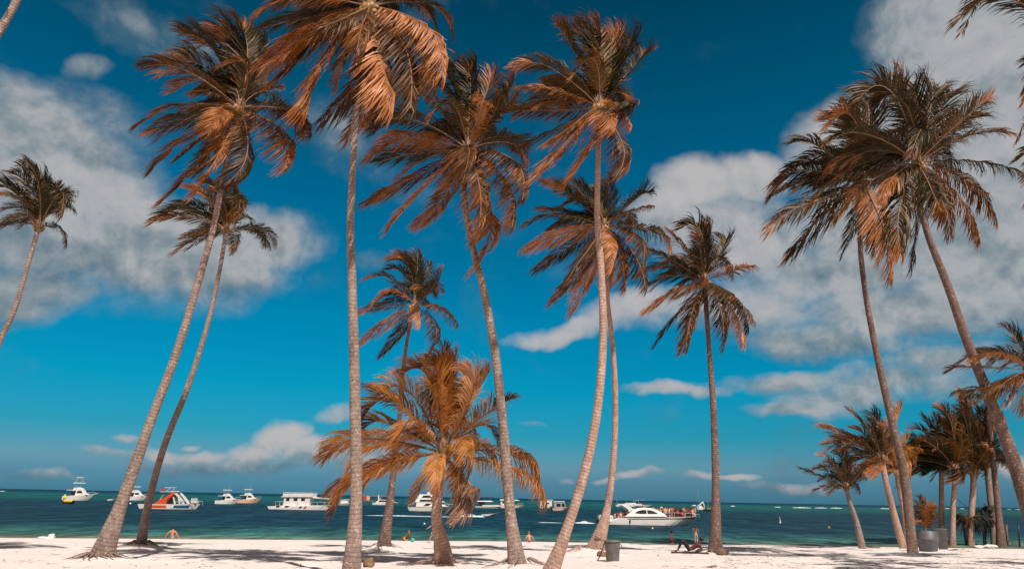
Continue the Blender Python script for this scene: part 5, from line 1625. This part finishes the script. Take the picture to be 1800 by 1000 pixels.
# sack, logs, boards
q = gz(ground(1741, 962))
sk_ = MB().ball((0, 0, .17), (.72, .3, .2), 0, 18, 10, .35, 3).build('sack', M['sack'], None, True, loc=q)
tag(sk_, 'long bulging white sack lying in the grove shade', 'sack')
q = gz(ground(1722, 963))
tag(MB().ball((0, 0, .12), (.5, .3, .15), 0, 16, 9, .5, 8).build('sack', M['sack'], None, True, loc=q), 'flat crumpled white sack next to the long one', 'sack')
for i, (px, py, L, rz, r_, lab, mt) in enumerate(((1536, 963, 1.1, 2, .09, 'short dark driftwood log by the small leaning grove palm', 'wood'), (1690, 966, .9, 20, .05, 'pale stick lying between bin and sack', 'dry'), (1676, 967, .7, -15, .06, 'reddish broken branch beside the narrow bin', 'wood'),
                                                (1700, 970, 1.0, 8, .04, 'thin bleached branch in front of the thatch shelter', 'dry'), (1247, 998, .5, -25, .03, 'small forked twig lying on the bright sand', 'wood'), (1156, 977, .35, 60, .02, 'short twig standing out of the sand near the reclining person', 'wood'),
                                                (1350, 979, .4, 70, .03, 'coconut husk piece on shaded sand', 'wood'), (1318, 956, 1.6, 3, .06, 'dark weed-covered log at the water edge', 'wood'))):
    q = gz(ground(px, py))
    a = R(rz)
    d = Vector((math.cos(a), math.sin(a), .04)) * L
    pts_ = [Vector((0, 0, r_ * .6)) + d * u + Vector((0, .04 * math.sin(u * 7 + i), .03 * math.sin(u * 5))) for u in (-.5, -.25, 0, .25, .5)]
    mb = MB().tube(pts_, [r_ * .8, r_, r_ * 1.05, r_ * .9, r_ * .6], 8)
    mb.tube([pts_[2], pts_[2] + Vector((L * .15, -.05, L * .12))], [r_ * .5, r_ * .25], 6)
    o = mb.build('driftwood', M['wood'] if mt == 'wood' else plain('bleached_wood', (.5, .38, .33), .9, .3, 6), None, True, loc=q)
    tag(o, lab, 'driftwood')
# white foam lumps on the far beach
for px, py, lab, r_ in ((80, 945.5, 'low flat white lump at the water edge, far end of the beach', (.6, .3, .12)), (90, 945, 'round white lump standing beside the flat one at the water edge', (.25, .2, .24))):
    q = gz(ground(px, py + 1))
    tag(MB().ball((0, 0, r_[2] * .5), r_, 0, 12, 8, .3, px).build('coral_rock', M['sack'], None, True, loc=q), lab, 'rock')
# root clump by the upright palm and husk by the bin
q = gz(ground(1270, 974))
tag(MB().ball((0, 0, .14), (.34, .25, .22), 0, 14, 9, .5, 4).build('root_clump', M['wood'], None, True, loc=q), 'dark clump of roots humped at the foot of the upright palm', 'root clump')
q = gz(ground(1058, 979))
tag(MB().ball((0, 0, .08), (.22, .16, .13), 0, 12, 8, .4, 6).build('coconut_husk', M['fibre'], None, True, loc=q), 'brown coconut husk between strapped palm and trash bin', 'coconut husk')
q = gz(ground(648, 997))
tag(MB().ball((0, 0, .09), (.16, .14, .14), 0, 12, 8, .5, 7).build('coconut_husk', M['fibre'], None, True, loc=q), 'brown coconut husk beside the tallest palm foot', 'coconut husk')
# ropes in the grove
a0, a1 = at(1679, 874, ground(1674, 960).y - .1), at(1704, 893, ground(1706, 958).y - .1)
mid_ = (a0 + a1) / 2 - Vector((0, 0, .05))
tag(MB().tube(catmull([a0, mid_, a1], 6), .022, 5).build('rope', M['rope'], None, True), 'dark rope strung slantwise between two grove palms', 'rope')
a0, a1 = at(1717, 858, ground(1706, 958).y + .2), at(1723, 905, ground(1706, 958).y + .2)
tag(MB().tube([a0, a0.lerp(a1, .5), a1], .015, 5).build('pole', M['wood'], None, True), 'thin grey pole rising out of the thatch shelter', 'pole')

# leaf litter: fallen leaflets and husk bits over the shaded sand
rr = random.Random(12)
mb = MB()
for i in range(900):
    if i % 3:
        px, py = rr.uniform(1250, 1800), rr.uniform(962, 1000)
    else:
        px, py = rr.uniform(0, 1300), rr.uniform(955, 1000)
    q = ground(px, py)
    z_ = sand_z(q.x, q.y) + .012
    a = rr.uniform(0, math.pi)
    L, w_ = rr.uniform(.03, .22) * (1 if i % 7 else 1.8), rr.uniform(.006, .02)
    d, n_ = Vector((math.cos(a), math.sin(a), 0)), Vector((-math.sin(a), math.cos(a), 0))
    c = Vector((q.x, q.y, z_))
    mb.add([c - d * L, c - n_ * w_ + Vector((0, 0, .02)), c + d * L + Vector((0, 0, .02)), c + n_ * w_ + Vector((0, 0, .01))], [(0, 1, 2, 3)])
tag(mb.build('leaf_litter', M['dry_leaf']), 'scattered dry leaf scraps on the sand', None, None, 'stuff')
